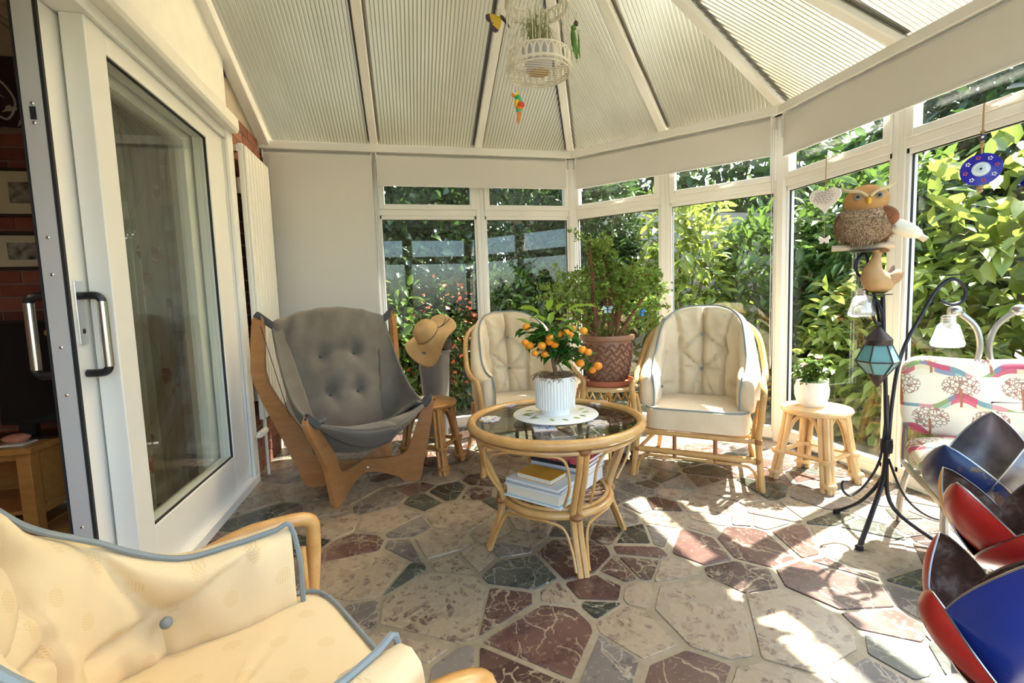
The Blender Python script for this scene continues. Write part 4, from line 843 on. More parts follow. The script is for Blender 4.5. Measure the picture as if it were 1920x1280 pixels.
def hat():
    r = thing('straw_hat', (1.165, 3.66, .845), 0, 'wide floppy straw sun hat hung on the upturned basket', 'hat'); R3 = Vector((-.60, -.42, .68)).to_track_quat('Z', 'X').to_matrix()
    def fn(u, v):
        a = 2 * math.pi * u
        prof = [(.001, .115), (.05, .112), (.078, .09), (.088, .05), (.092, .0), (.12, -.012), (.16, -.018), (.205, -.02)]
        t = v * (len(prof) - 1); i = min(int(t), len(prof) - 2); k = t - i; R = prof[i][0] * (1 - k) + prof[i + 1][0] * k; z = prof[i][1] * (1 - k) + prof[i + 1][1] * k
        if v > .6: wv = (v - .6) / .4; z += wv * (.028 * math.sin(3 * a + .6) + .03 * math.cos(a - 2.6) - .10 * max(0, math.cos(a - 3.5)) ** 2)
        q = R3 @ Vector((R * math.cos(a) * 1.08, R * math.sin(a), z)); return (q.x, q.y, q.z)
    o = MB().grid(fn, 48, 30, closeu=True).build('crown_and_brim', MATS['straw'], r, angle=180); so = o.modifiers.new('s', 'SOLIDIFY'); so.thickness = .003
    MB().tube([tuple(R3 @ Vector((.099 * math.cos(k * .2618), .092 * math.sin(k * .2618), .012))) for k in range(24)], .0045, 6, True).build('hat_band', MATS['basket_dark'], r)
    for s in (0, 1): q = [R3 @ Vector(p) for p in ((.06, -.085, .012), (.11, -.10 - .02 * s, .004), (.16, -.08 - .05 * s, .0))]; MB().tube(cr(q, 4), .003, 5).build('cord_end', MATS['basket_dark'], r)
hat()
r = thing('spectacle_case', (1.08, 3.02, .445), .3, 'maroon padded case with pale top lying on the honey brown stool', 'case'); plain('maroon_leather', (.10, .02, .035), .4); plain('pale_suede', (.52, .42, .33), .9)
MB().ell((0, 0, .018), (.085, .05, .018), 20, 8).build('body', MATS['maroon_leather'], r); MB().ell((.005, .0, .036), (.075, .042, .012), 20, 8).build('lid_pad', MATS['pale_suede'], r)
# ---------------------------------------------------------------- roses on the pale stool
def roses():
    r = thing('potted_rose', (3.235, 2.19, .43), 0, 'miniature pink rose in a white pot on the pale stool', 'potted plant')
    MB().lathe([(.001, 0), (.055, 0), (.072, .02), (.084, .06), (.086, .10), (.078, .135), (.081, .142), (.074, .142), (.070, .125), (.001, .12)], 36).build('pot', MATS['ceramic_white'], r); MB().lathe([(.07, .122), (.001, .128)], 20, cap=False).build('soil', MATS['soil'], r)
    rs = random.Random(3); lm = leaf_mesh('leaf', .046, .034, 'leaf_mid')
    for i in range(9):
        a = i * 2.4; e = np.array([rs.uniform(.03, .10) * math.cos(a), rs.uniform(.03, .09) * math.sin(a), rs.uniform(.18, .29)]); P = cr([(.02 * math.cos(a), .02 * math.sin(a), .12), e * .6 + np.array([0, 0, .06]), e], 5); MB().tube(P, .002, 5).build('stem', MATS['leaf_mid'], r)
        for k in range(18): p = P[rs.randrange(2, len(P))]; inst('leaf', lm, r, tuple(p + np.array([rs.uniform(-.02, .02) for _ in range(3)])), (rs.uniform(-.5, .5), rs.uniform(-.6, .5), rs.uniform(0, 6.28)), (rs.uniform(.7, 1.2),) * 3)
    for p in ((-.075, -.02, .235), (.01, -.03, .27)):
        fl = MB()
        for k in range(14):
            a = k * 2.4; R = .004 + .0014 * k; d = np.array([math.cos(a), math.sin(a), 0]); t = np.array([-math.sin(a), math.cos(a), 0]); c = np.array(p)
            fl.add([c + d * R * .4, c + d * R + t * .012 + np.array([0, 0, .012]), c + d * (R * 1.3) + np.array([0, 0, .022 - .0008 * k]), c + d * R - t * .012 + np.array([0, 0, .012])], [(0, 1, 2, 3)])
        fl.build('bloom', MATS['petal_pink'], r)
roses()
# ---------------------------------------------------------------- iron stand with its plates, hooks and guests
A_ = np.array
def onpl(px, py, c, n=(.2145, .9767, 0)):
    """where the line of sight through a photo pixel meets the upright plane through c"""
    d = FW + RT * ((px - 960) / 874.8) - UP * ((py - 640) / 874.8); n = Vector(n); return A_(CAM + d * ((Vector(c) - CAM).dot(n) / d.dot(n)))
SC_ = A_([2.985, 1.60, 0])
def stand():
    r = thing('iron_stand', tuple(SC_), 0, 'black wrought iron stand with scroll feet, hooks and little plates', 'stand'); I = MATS['iron']; Q = lambda x, y, o=0: onpl(x, y, SC_ + A_([.2145, .9767, 0]) * o)
    def rod(nm, pts, rad, seg=8): return MB().tube(cr(pts, 6), rad, seg).build(nm, I, r, world=True)
    hub = Q(1662, 835)
    rod('leg', [Q(1662, 740), hub, Q(1655, 900), A_([2.93, 1.572, .10]), A_([2.80, 1.51, .012])], .010)
    rod('leg', [Q(1666, 800), Q(1662, 870), A_([3.03, 1.555, .13]), A_([3.12, 1.40, .012])], .008)
    rod('leg', [Q(1664, 790), Q(1660, 880, .02), A_([2.99, 1.66, .13]), A_([3.0, 1.80, .012])], .008)
    for p in ((2.80, 1.51), (3.12, 1.40), (3.0, 1.80)): MB().lathe([(.016, 0), (.016, .016), (.010, .022)], 10, (*p, 0)).build('foot_cap', I, r, world=True)
    rod('scroll_foot', [Q(1660, 790), Q(1650, 860), Q(1625, 905), Q(1596, 929), Q(1580, 918), Q(1580, 903), Q(1590, 902)], .005)
    rod('scroll_foot', [Q(1666, 860), Q(1690, 920), Q(1720, 955), Q(1758, 974), Q(1778, 962), Q(1780, 946)], .005)
    rod('post', [hub, Q(1660, 720), Q(1657, 640), Q(1655, 556)], .0085)
    rod('hook_arm', [hub + A_([.01, 0, 0]), Q(1672, 760), Q(1683, 690), Q(1700, 640), Q(1725, 595), Q(1755, 545), Q(1780, 524), Q(1800, 528), Q(1811, 548), Q(1802, 566), Q(1782, 571), Q(1762, 563)], .0075)
    rod('hook_arm', [Q(1655, 640), Q(1653, 585), Q(1640, 560), Q(1637, 585), Q(1641, 603), Q(1650, 607)], .006)
    rod('hook_arm', [Q(1657, 690), Q(1648, 600, .02), Q(1632, 520, .03), Q(1624, 478, .03), Q(1610, 482, .03), Q(1604, 500, .03), Q(1610, 516, .03), Q(1617, 520, .03)], .006)
    for px, py, o, R in ((1648, 553, 0, .045), (1622, 471, .03, .055), (1783, 516, 0, .042)):
        c = Q(px, py, o); MB().lathe([(.001, -.002), (R, 0), (R + .003, .004), (R - .002, .003), (.001, .001)], 24, c).build('plate', I, r, world=True)
    MB().lathe([(.022, -.03), (.024, 0), (.022, .03)], 12, hub).build('collar', I, r, world=True)
    return Q
Q = stand()
def owl():
    b = Q(1620, 469, .03); r = thing('owl_ornament', tuple(b + A_([0, 0, .004])), math.radians(-42), 'plump brown owl ornament perched on top of the iron stand', 'ornament')
    plain('owl_face', (.52, .27, .10), .9, var=.25); plain('owl_wing', (.26, .09, .035), .9, var=.4); plain('owl_white', (.80, .76, .66), .9, var=.1); plain('owl_brow', (.66, .52, .32), .8); plain('log', (.66, .55, .42), .9, var=.2)
    M = Mat('owl_down'); n = M.noise(M.obj(), 160, 3); M.prin(M.ramp(n, [(.35, (.20, .10, .05)), (.5, (.48, .32, .20)), (.65, (.68, .53, .38))]), .95, bump=M.bump(n, 1, .01)); MATS['owl_down'] = M.m
    MB().tube(cr([(-.115, 0, .012), (0, 0, .010), (.10, 0, .012)], 5), .013, 8).build('perch_log', MATS['log'], r)
    MB().ell((0, 0, .108), (.102, .085, .092), 28, 18).build('body', MATS['owl_down'], r)
    rs = random.Random(8); f = MB()
    for i in range(1500):
        a = rs.uniform(0, 6.28); c = rs.uniform(-.95, .85); s = math.sqrt(1 - c * c); n = A_([s * math.cos(a), s * math.sin(a), c]); p = A_([n[0] * .105, n[1] * .085, .105 + n[2] * .088]); d = n * .012 + A_([rs.uniform(-.006, .006), rs.uniform(-.006, .006), -.012]); t = np.cross(n, [.3, .2, 1]); t = t / np.linalg.norm(t) * .0035; f.add([p - t, p + t, p + d + t * .3], [(0, 1, 2)])
    tag(f.build('down', MATS['owl_down'], r, smooth=False), kind='stuff')
    h = MB().ell((.0, -.018, .198), (.078, .066, .066), 28, 16).build('head', MATS['owl_face'], r)
    for s in (-1, 1):
        e = MB().ell((s * .036, -.078, .208), (.013, .009, .013), 16, 10).build('eye', plain('owl_iris', (.30, .30, .28), .2), h); MB().ell((s * .036, -.0865, .208), (.007, .003, .007), 12, 8).build('pupil', MATS['black_plastic'], e)
        MB().tube(cr([(s * .004, -.088, .206), (s * .03, -.084, .228), (s * .065, -.07, .238), (s * .095, -.05, .258)], 5), [.006] * 6 + [.008] * 5 + [.006] * 3 + [.002] * 2, 6).build('brow', MATS['owl_brow'], h)
    MB().ell((0, -.092, .188), (.008, .010, .015), 12, 8).build('beak', plain('beak_yellow', (.80, .45, .03), .4), h)
    MB().ell((.066, -.040, .128), (.045, .026, .038), 20, 12, Matrix.Rotation(.7, 3, 'Y')).build('wing', MATS['owl_wing'], r); MB().ell((-.080, .02, .115), (.025, .05, .05), 16, 10).build('wing', MATS['owl_wing'], r)
    MB().ell((.125, -.01, .075), (.075, .035, .030), 18, 10, Matrix.Rotation(.55, 3, 'Y')).build('tail', MATS['owl_white'], r); MB().tube([(.16, -.01, .055), (.20, -.01, .02)], .012, 8).build('tail_tip', MATS['log'], r)
owl()
def duck():
    b = Q(1648, 552); r = thing('duck_ornament', tuple(b + A_([0, 0, .004])), math.radians(10), 'small carved brown duck ornament on the plate below the owl', 'ornament'); plain('duck_wood', (.52, .30, .13), .5, var=.2); plain('duck_wing', (.40, .22, .10), .6, var=.25); plain('duck_tip', (.12, .07, .05), .6)
    b_ = MB().tube(cr([(.085, 0, .085), (.06, 0, .06), (.03, 0, .046), (-.01, 0, .05), (-.04, 0, .07), (-.045, 0, .10), (-.03, 0, .135), (-.02, 0, .165), (-.02, 0, .182), (-.022, 0, .192)], 4), list(np.interp(np.linspace(0, 1, 37), [0, .12, .25, .38, .5, .6, .7, .8, .9, 1], [.008, .028, .045, .05, .042, .028, .017, .016, .019, .006])), 16)
    b_.build('body', MATS['duck_wood'], r); MB().tube(cr([(-.02, -.01, .182), (-.028, -.035, .178), (-.03, -.05, .174)], 3), [.010] * 4 + [.006] * 3, 8).build('bill', MATS['duck_wing'], r)
    for s in (-1, 1): MB().ell((.04, s * .04, .068), (.05, .012, .028), 14, 8, Matrix.Rotation(-.35, 3, 'Y')).build('wing', MATS['duck_wing'], r)
    MB().tube([(.075, 0, .08), (.095, 0, .115)], [.014, .005], 8).build('tail', MATS['duck_tip'], r)
    for s in (-1, 1): MB().tube([(0, s * .015, .01), (0, s * .02, 0)], .004, 6).build('foot', MATS['duck_tip'], r)
duck()
def lantern():
    t = Q(1648, 607); r = thing('hanging_lantern', tuple(t - A_([0, 0, .305])), .35, 'faceted hanging lantern with frosted turquoise panes on the iron stand', 'lantern'); m = plain('aged_metal', (.07, .055, .05), .45, .8)
    M = Mat('frosted_pane'); tr = M.n('ShaderNodeBsdfTranslucent'); tr.inputs[0].default_value = (.45, .75, .76, 1); p = M.prin((.30, .52, .54), .25, out=False); M.mixs(.5, p.outputs[0], tr.outputs[0]); MATS['pane'] = M.m
    lv = [(.034, .085), (.078, .145), (.046, .218)]
    for k in range(6):
        a, b = k * math.pi / 3, (k + 1) * math.pi / 3
        for (R0, z0), (R1, z1) in zip(lv[:-1], lv[1:]):
            q = [A_([R0 * math.cos(a), R0 * math.sin(a), z0]), A_([R0 * math.cos(b), R0 * math.sin(b), z0]), A_([R1 * math.cos(b), R1 * math.sin(b), z1]), A_([R1 * math.cos(a), R1 * math.sin(a), z1])]; MB().prism(q, -(q[0] + q[1]) * .03 * A_([1, 1, 0])).build('pane', MATS['pane'], r, smooth=False)
            MB().tube([q[0], q[3]], .0032, 6).build('frame_bar', m, r)
        for R0, z0 in lv: MB().tube([(R0 * math.cos(a), R0 * math.sin(a), z0), (R0 * math.cos(b), R0 * math.sin(b), z0)], .0035, 6).build('frame_bar', m, r)
    MB().lathe([(.05, .215), (.05, .235), (.052, .238), (.012, .285), (.010, .290), (.001, .292)], 18).build('cap', m, r); MB().lathe([(.001, .03), (.012, .045), (.035, .083), (.037, .09), (.001, .09)], 14).build('base_cone', m, r)
    MB().tube([(.008 * math.cos(i * .6), .004 * math.sin(i * .6), .286 + i * .002) for i in range(14)], .002, 5).build('chain', m, r)
lantern()
def bulb(top, label, s=1.0):
    r = thing('bulb_light', tuple(A_(top) - A_([0, 0, .148 * s])), 0, label, 'light', 'iridescent bulb lights'); P = lambda pr: [(a * s, b * s) for a, b in pr]
    MB().lathe(P([(.001, 0), (.040, 0), (.055, .006), (.058, .018), (.036, .095), (.025, .106)]), 28, cap=False).build('glass', MATS['iri'], r)
    MB().lathe(P([(.025, .104), (.027, .110), (.024, .114), (.027, .118), (.024, .122), (.027, .127), (.024, .132), (.021, .136), (.001, .138)]), 20).build('screw_cap', MATS['chrome'], r)
    MB().tube([(-.012 * s, 0, .134 * s), (-.003 * s, 0, .172 * s), (.003 * s, 0, .172 * s), (.012 * s, 0, .134 * s)], .0012, 5).build('wire_loop', MATS['chrome'], r)
bulb(Q(1779, 586), 'iridescent bulb light hanging from the far reaching hook beside the patterned cushion', 1.0); bulb(Q(1617, 537, .03), 'iridescent bulb light hanging behind the duck ornament', .88)
# ---------------------------------------------------------------- hanging charms in the windows
plain('heart_white', (.80, .76, .76), .7); plain('heart_print', (.42, .30, .32), .8); plain('eye_blue', (.015, .015, .45), .12); plain('eye_pale', (.55, .70, .85), .2); plain('eye_white', (.85, .86, .9), .2)
def heart_poly(s): return [(s * 16 * math.sin(t) ** 3 / 16, s * (13 * math.cos(t) - 5 * math.cos(2 * t) - 2 * math.cos(3 * t) - math.cos(4 * t)) / 16) for t in [2 * math.pi * k / 40 for k in range(40)]]
def heart():
    r = thing('heart_charm', (3.515, 2.40, 1.36), math.radians(-62), 'white wooden heart with lacy print and a butterfly below, on a cord', 'charm'); z = .27
    MB().prism([(x, -.01, z + y) for x, y in heart_poly(.083)], (0, .018, 0)).build('heart', MATS['heart_white'], r, smooth=False, bevel=.004)
    rs = random.Random(6)
    for k in range(26):
        a = k * 2.4; R = .052 * math.sqrt(k / 26); MB().tube([(R * math.cos(a) + .009 * math.cos(q), -.0112, z + .012 + R * math.sin(a) * .85 + .007 * math.sin(q)) for q in np.linspace(0, 4.6, 7)], .0012, 4).build('lace_mark', MATS['heart_print'], r)
    MB().tube([(0, 0, z + .05), (.002, 0, z + .22), (0, -.0, .51)], .003, 5).build('cord', MATS['rope'], r); MB().tube([(0, 0, z - .085), (0, 0, .04)], .0015, 5).build('cord', MATS['rope'], r)
    MB().prism([(x, -.004, .025 + y) for x, y in ((0, .008), (.026, .026), (.032, .008), (.022, -.002), (.024, -.018), (.01, -.02), (0, -.006), (-.01, -.02), (-.024, -.018), (-.022, -.002), (-.032, .008), (-.026, .026))], (0, .008, 0)).build('butterfly', MATS['heart_white'], r, smooth=False)
heart()
def eye():
    r = thing('eye_charm', (3.50, 1.60, 1.48), math.radians(-58), 'blue glass eye charm with painted flowers on a rope', 'charm'); z = .105; X = Matrix.Rotation(math.pi / 2, 3, 'X')
    for R, y, m, n in ((.068, 0, 'eye_blue', 'disc'), (.030, -.0065, 'eye_pale', 'iris'), (.024, -.0085, 'eye_white', 'iris_ring'), (.019, -.0095, 'eye_pale', 'inner_iris'), (.008, -.0105, 'black_plastic', 'pupil')): MB().lathe([(.001, -.005), (R, -.003), (R, .003), (.001, .006)], 32, (0, y, z), tilt=X).build(n, MATS[m], r, angle=30)
    for k in range(8):
        a = k * .785 + .2
        for j in range(5): b = j * 1.257; MB().ell((.05 * math.cos(a) + .006 * math.cos(b), -.0068, z + .05 * math.sin(a) + .006 * math.sin(b)), (.0028, .001, .0028), 6, 4).build('painted_petal', MATS['eye_white'] if k % 2 else plain('paint_red', (.6, .1, .08), .4), r)
    MB().tube([(0, 0, z + .065), (0, 0, .385)], .004, 6).build('rope', MATS['rope'], r); b = MB().lathe([(.008, -.012), (.013, -.008), (.013, .008), (.008, .012)], 12, (0, 0, z + .135)).build('bead', plain('bead_dark', (.03, .04, .10), .2), r)
    MB().ell((0, -.0125, z + .135), (.005, .002, .005), 8, 6).build('bead_eye', MATS['eye_white'], b)
    for zz, R in ((z + .10, .010), (z + .118, .008), (z + .16, .009), (.028, .012), (.012, .010)): MB().ell((0, 0, zz), (R, R, R * .8), 10, 8).build('rope_knot', MATS['rope'], r)
    MB().tube([(0, 0, .005), (0, 0, z - .066)], .003, 5).build('rope', MATS['rope'], r)
eye()
# ---------------------------------------------------------------- metal garden chair with printed cushions
def garden_chair():
    r = thing('garden_chair', (3.225, 1.275, 0), math.radians(-39.7), 'metal garden chair with ball-tipped scrolls and tree-print cushions', 'chair'); st = MATS['steel']; w = .27
    def cush(fn, nm, uvf, nu=48, nv=26):
        g = MB().grid(fn, nu, nv, closeu=True); return g.build(nm, MATS['tree_print'], r, angle=180, uvs=[uvf(q) for q in g.v])
    def sup(u, e): a = 2 * math.pi * u; c, s = math.cos(a), math.sin(a); return math.copysign(abs(c) ** e, c), math.copysign(abs(s) ** e, s)
    def back(u, v):
        x, z = sup(u, .42); k = max(.001, math.sin(math.pi * v) ** .4); t = -math.cos(math.pi * v)
        X = x * (w + .015) * k; Z = .60 + z * .175 * k; Z += (.035 * (abs(X) / w) ** 2 - .01) * max(0, z); return (X, .235 + t * .055 + .10 * (Z - .42) + .008 * math.sin(X * 24), Z)
    cush(back, 'back_cushion', lambda q: (q[0], q[2]))
    def seat(u, v):
        x, y = sup(u, .4); k = max(.001, math.sin(math.pi * v) ** .4); t = -math.cos(math.pi * v); return (x * (w + .02) * k, -.03 + y * .27 * k, .39 + t * .065 + .012 * math.sin(x * 5) * math.sin(y * 4) - .03 * max(0, -y) ** 3)
    cush(seat, 'seat_cushion', lambda q: (q[0] + .07, q[1] * .9 + q[2]))
    fr = MB()
    for s in (-1, 1):
        MB().tube(cr([(s * w, -.30, 0), (s * w, -.285, .25), (s * w, -.24, .305), (s * w, .15, .30), (s * w, .235, .34), (s * (w - .02), .27, .60), (s * (w - .07), .28, .70)], 6), .013, 8).build('side_frame', st, r); MB().tube(cr([(s * w, .14, .30), (s * w, .24, .15), (s * w, .28, 0)], 5), .013, 8).build('leg', st, r)
        MB().tube(cr([(s * .16, .28, .62), (s * .05, .285, .70), (s * .015, .285, .80), (s * .03, .285, .90), (s * .085, .285, .965)], 6), .0115, 8).build('back_scroll', st, r); MB().ell((s * .10, .285, .972), (.028, .028, .024), 18, 12).build('ball_finial', st, r)
    for y, z in ((-.24, .305), (.1, .30)): MB().tube([(-w, y, z), (w, y, z)], .010, 8).build('seat_rail', st, r)
    MB().tube([(-w + .05, .278, .69), (w - .05, .278, .69)], .010, 8).build('back_rail', st, r)
garden_chair()
# ---------------------------------------------------------------- scrap metal flowers
def metal_flower(base, tiltv, label, petals, L=.27, Wd=.105, open_=.55, foot=None):
    r = thing('metal_flower', (foot[0], foot[1], 0), 0, label, 'sculpture', 'painted scrap metal flowers'); base = A_(base); ax = A_(tiltv, ); ax = ax / np.linalg.norm(ax); e1 = np.cross(ax, [0, 0, 1.]); e1 /= np.linalg.norm(e1); e2 = np.cross(ax, e1)
    for az, outm, inm, ln in petals:
        d = e1 * math.cos(az) + e2 * math.sin(az); t = np.cross(ax, d)
        def fn(u, v, k=0., d=d, t=t, ln=ln):
            s = 2 * u - 1; wv = Wd * (math.sin(math.pi * min(1, v * .93 + .07)) ** .75) * (1 - .25 * v) if v < 1 else 0; wv = max(wv, .0005)
            rad = .02 + open_ * L * (math.sin(v * 2.0) * .52) - k; out = rad - .55 * wv * s * s
            return base + ax * (v * L * ln) + d * out + t * (wv * s)
        def both(k): return MB().grid(lambda u, v: fn(u, v, k), 18, 22)
        p = both(0).build('petal', MATS[outm], r, world=True, angle=180); q = both(.003).build('petal_lining', MATS[inm], p, world=True, angle=180)
        MB().tube([fn(0, v, .0015) for v in np.linspace(0, 1, 20)] + [fn(1, v, .0015) for v in np.linspace(1, 0, 20)], .0022, 5).build('petal_edge', MATS['steel'], p, world=True)
    MB().ell(base + ax * .02, (.03, .03, .03), 14, 8).build('cup', MATS['rusty'], r, world=True)
    f = A_(foot); MB().tube(cr([base, base - ax * .10, (base - ax * .16) * .5 + A_([f[0], f[1], .08]) * .5, A_([f[0], f[1], 0.006])], 6), .009, 8).build('stem', MATS['steel'], r, world=True); MB().lathe([(.001, 0), (.07, 0), (.07, .005), (.001, .007)], 24, (f[0], f[1], 0)).build('base_plate', MATS['steel'], r, world=True)
PX = lambda x, y, k: A_(px_at(x, y, k))
pi = math.pi
metal_flower(PX(1862, 1285, 1.0), (-.10, -.16, 1), 'red and blue scrap metal flower with rusty lining', [(-pi * .28, 'enamel_red', 'rusty', .98), (pi * .02, 'enamel_red', 'rusty', .74), (pi * .43, 'enamel_blue', 'rusty', 1.42), (pi * 1.15, 'enamel_blue', 'rusty', 1.0)], .30, .125, .8, (2.07, .62, 0))
metal_flower(PX(1905, 1075, 1.14), (-.25, .0, 1), 'red and yellow scrap metal flower between the blue ones', [(pi * .46, 'enamel_red', 'rusty', 1.08), (pi * .80, 'enamel_red', 'rusty', .74), (pi * 1.4, 'enamel_yellow', 'rusty', .95), (pi * .05, 'enamel_yellow', 'rusty', .95)], .26, .10, .8, (2.44, .86, 0))
metal_flower(PX(1845, 985, 1.33), (-.12, .06, 1), 'navy and bare steel scrap metal flower in front of the garden chair', [(pi * .68, 'enamel_navy', 'steel_petal', .95), (pi * 1.72, 'steel_petal', 'steel_petal', 1.08), (pi * 1.2, 'steel_petal', 'steel_petal', 1.0)], .28, .12, .8, (2.60, 1.03, 0))
# ---------------------------------------------------------------- birdcage under the ridge
def cage():
    c = A_([1.645, 2.09, 0]); R = .137; z0 = 2.085; r = thing('birdcage', (c[0], c[1], z0), 0, 'cream metal birdcage with a grassy plant hanging from the roof ridge', 'birdcage'); m = plain('cage_cream', (.80, .74, .64), .55, var=.06)
    ring = lambda RR, z, n=48: [(RR * math.cos(2 * pi * i / n), RR * math.sin(2 * pi * i / n), z) for i in range(n)]
    for z in (0, .075, .28, .345): MB().tube(ring(R, z), .0035, 6, True).build('hoop', m, r)
    n = 28
    for k in range(n):
        a = 2 * pi * k / n; MB().tube([(R * math.cos(a), R * math.sin(a), 0), (R * math.cos(a), R * math.sin(a), .345)] + [(R * math.cos(t) * math.cos(a), R * math.cos(t) * math.sin(a), .345 + .15 * math.sin(t)) for t in (.4, .8, 1.2, 1.5)], .0014, 5).build('wire', m, r)
        for zb, h in ((.008, .062), (.285, .055)):
            P = [((R + .001) * math.cos(a + t), (R + .001) * math.sin(a + t), zb + zz) for t, zz in ((.02, 0), (.02, h * .6), (.06, h * .9), (.112, h), (.164, h * .9), (.204, h * .6), (.204, 0))]; MB().tube(P, .0042, 5).build('arch_trim', m, r)
    for zb in (.018, .292): MB().tube(ring(R + .001, zb), .006, 6, True).build('hoop', m, r)
    for i in range(13): y = -.12 + i * .02; x = math.sqrt(R * R - y * y); MB().tube([(-x, y, .004), (x, y, .004)], .0016, 5).build('floor_wire', m, r)
    MB().tube(cr([(0, 0, .49), (0, 0, .54), (.02, 0, .565), (0, 0, .59), (0, 0, 3.03 - z0)], 5), .003, 6).build('hanging_hook', m, r)
    p = thing('caged_grass', (c[0], c[1], z0 + .006), 0, 'pale grassy plant in a lilac pot inside the birdcage', 'potted plant'); MB().lathe([(.001, 0), (.05, 0), (.055, .01), (.072, .085), (.075, .10), (.068, .10), (.06, .09), (.001, .085)], 28).build('pot', plain('lilac_pot', (.52, .50, .58), .35), p); MB().lathe([(.001, -.002), (.045, -.002), (.045, 0), (.001, .0)], 24).build('cork_base', plain('cork', (.45, .30, .16), .9, var=.2), p)
    rs = random.Random(12)
    for i in range(60):
        a = rs.uniform(0, 6.28); o = rs.uniform(.03, .12); h = rs.uniform(.06, .17); P = cr([(.02 * math.cos(a), .02 * math.sin(a), .085), (o * .5 * math.cos(a), o * .5 * math.sin(a), .09 + h), (o * math.cos(a + .3), o * math.sin(a + .3), .09 + h * rs.uniform(.2, .9))], 4); MB().tube(P, [.0022] * 6 + [.0012] * 3, 4).build('blade', MATS['leaf_grass'], p)
    # metal insects clipped to the bars
    b = thing('butterfly_ornament', tuple(PX(938, 35, 2.09)), .2, 'yellow and black metal butterfly clipped to the birdcage', 'ornament'); MB().tube(cr([(.0, 0, .012), (.02, 0, -.002), (.045, 0, -.03)], 4), [.005, .007, .008, .008, .007, .006, .005, .004, .003], 8).build('body', plain('insect_dark', (.06, .045, .03), .5), b)
    for (dx, dz), L in (((-.98, -.28), .082), ((-.55, -.85), .085)):
        d = A_([dx, -.1, dz]); d /= np.linalg.norm(d); s = A_([-d[2], 0, d[0]]); o = A_([.006, 0, .006]); pl_ = [o, o + d * L * .35 + s * .014, o + d * L * .72 + s * .019, o + d * L * .72 - s * .019, o + d * L * .35 - s * .014]; w_ = MB().prism(pl_, (0, .002, 0)).build('wing', plain('wing_yellow', (.62, .42, .03), .35, var=.2), b, smooth=False)
        MB().prism([o + d * L * .72 + s * .019, o + d * L * .95 + s * .014, o + d * L * 1.02, o + d * L * .95 - s * .014, o + d * L * .72 - s * .019], (0, .002, 0)).build('wing_tip', plain('wing_violet', (.06, .03, .07), .35), w_, smooth=False)
    for s in (-1, 1): MB().tube([(0, 0, .012), (-.01 * s - .008, 0, .045)], .0008, 4).build('antenna', MATS['insect_dark'], b)
    g = thing('grasshopper_ornament', tuple(PX(1078, 85, 2.06)), 0, 'green metal grasshopper clipped to the birdcage', 'ornament'); gm = plain('hopper_green', (.10, .22, .04), .35, var=.4)
    MB().tube([(-.008, 0, .06), (-.006, 0, .03), (.002, 0, -.02), (.010, 0, -.055)], [.010, .013, .011, .004], 10).build('body', gm, g); MB().ell((-.004, 0, .073), (.013, .011, .012), 12, 8).build('thorax', gm, g); MB().ell((.006, -.003, .09), (.011, .010, .012), 12, 8).build('head', MATS['insect_dark'], g)
    for x, zz in ((.014, .0), (-.006, -.01)): MB().prism([(x - .002, -.008, .055), (x + .006, -.008, .02), (x + .006, -.008, -.06), (x - .004, -.008, -.03)], (0, .002, 0)).build('wing', gm, g, smooth=False)
    for P in (((-.008, 0, .02), (-.02, 0, .0), (-.016, 0, -.03)), ((-.004, 0, -.01), (-.018, 0, -.035), (-.012, 0, -.065)), ((.01, 0, .06), (.024, 0, .066), (.018, 0, .045)), ((.004, 0, -.04), (.006, 0, -.075))): MB().tube(list(P), .0013, 4).build('leg', gm, g)
    for s in (0, 1): MB().tube([(.006, 0, .1), (-.01 + s * .02, 0, .14)], .0007, 4).build('antenna', MATS['insect_dark'], g)
    t = thing('parrot_ornament', tuple(PX(971, 232, 2.02)), 0, 'bright painted parrot hanging below the birdcage', 'ornament'); E = lambda n, c_, r_, m_, rot=None: MB().ell(c_, r_, 14, 10, rot).build(n, m_, t)
    g1, re, ye, ora = plain('parrot_green', (.02, .42, .14), .25), plain('parrot_red', (.65, .05, .02), .25), plain('parrot_yellow', (.85, .55, .03), .25), plain('parrot_orange', (.80, .22, .02), .25)
    E('head', (-.006, 0, .125), (.014, .014, .016), ye); E('face_patch', (-.010, -.006, .127), (.010, .009, .011), MATS['eye_white']); E('eye', (-.010, -.0145, .129), (.003, .002, .0035), MATS['eye_blue']); E('beak', (-.018, -.004, .118), (.007, .006, .010), ora)
    E('body', (.006, 0, .098), (.015, .014, .028), g1, Matrix.Rotation(-.35, 3, 'Y')); E('breast', (-.001, -.004, .085), (.013, .012, .018), ye); E('wing', (.012, -.006, .078), (.019, .014, .014), re); E('wing', (.008, 0, .068), (.017, .014, .010), ora); E('rump', (.006, 0, .055), (.012, .010, .012), g1)
    MB().tube([(.007, 0, .05), (.005, 0, .02), (.002, 0, 0)], [.009, .008, .003], 8).build('tail', ora, t); MB().tube([(.012, 0, .045), (.008, -.002, .012)], [.005, .002], 6).build('tail_feather', re, t)
    for s in (-1, 1): MB().tube([(s * .014, 0, .14), (s * .004, 0, .235)], .0006, 4).build('thread', m, t)
cage()
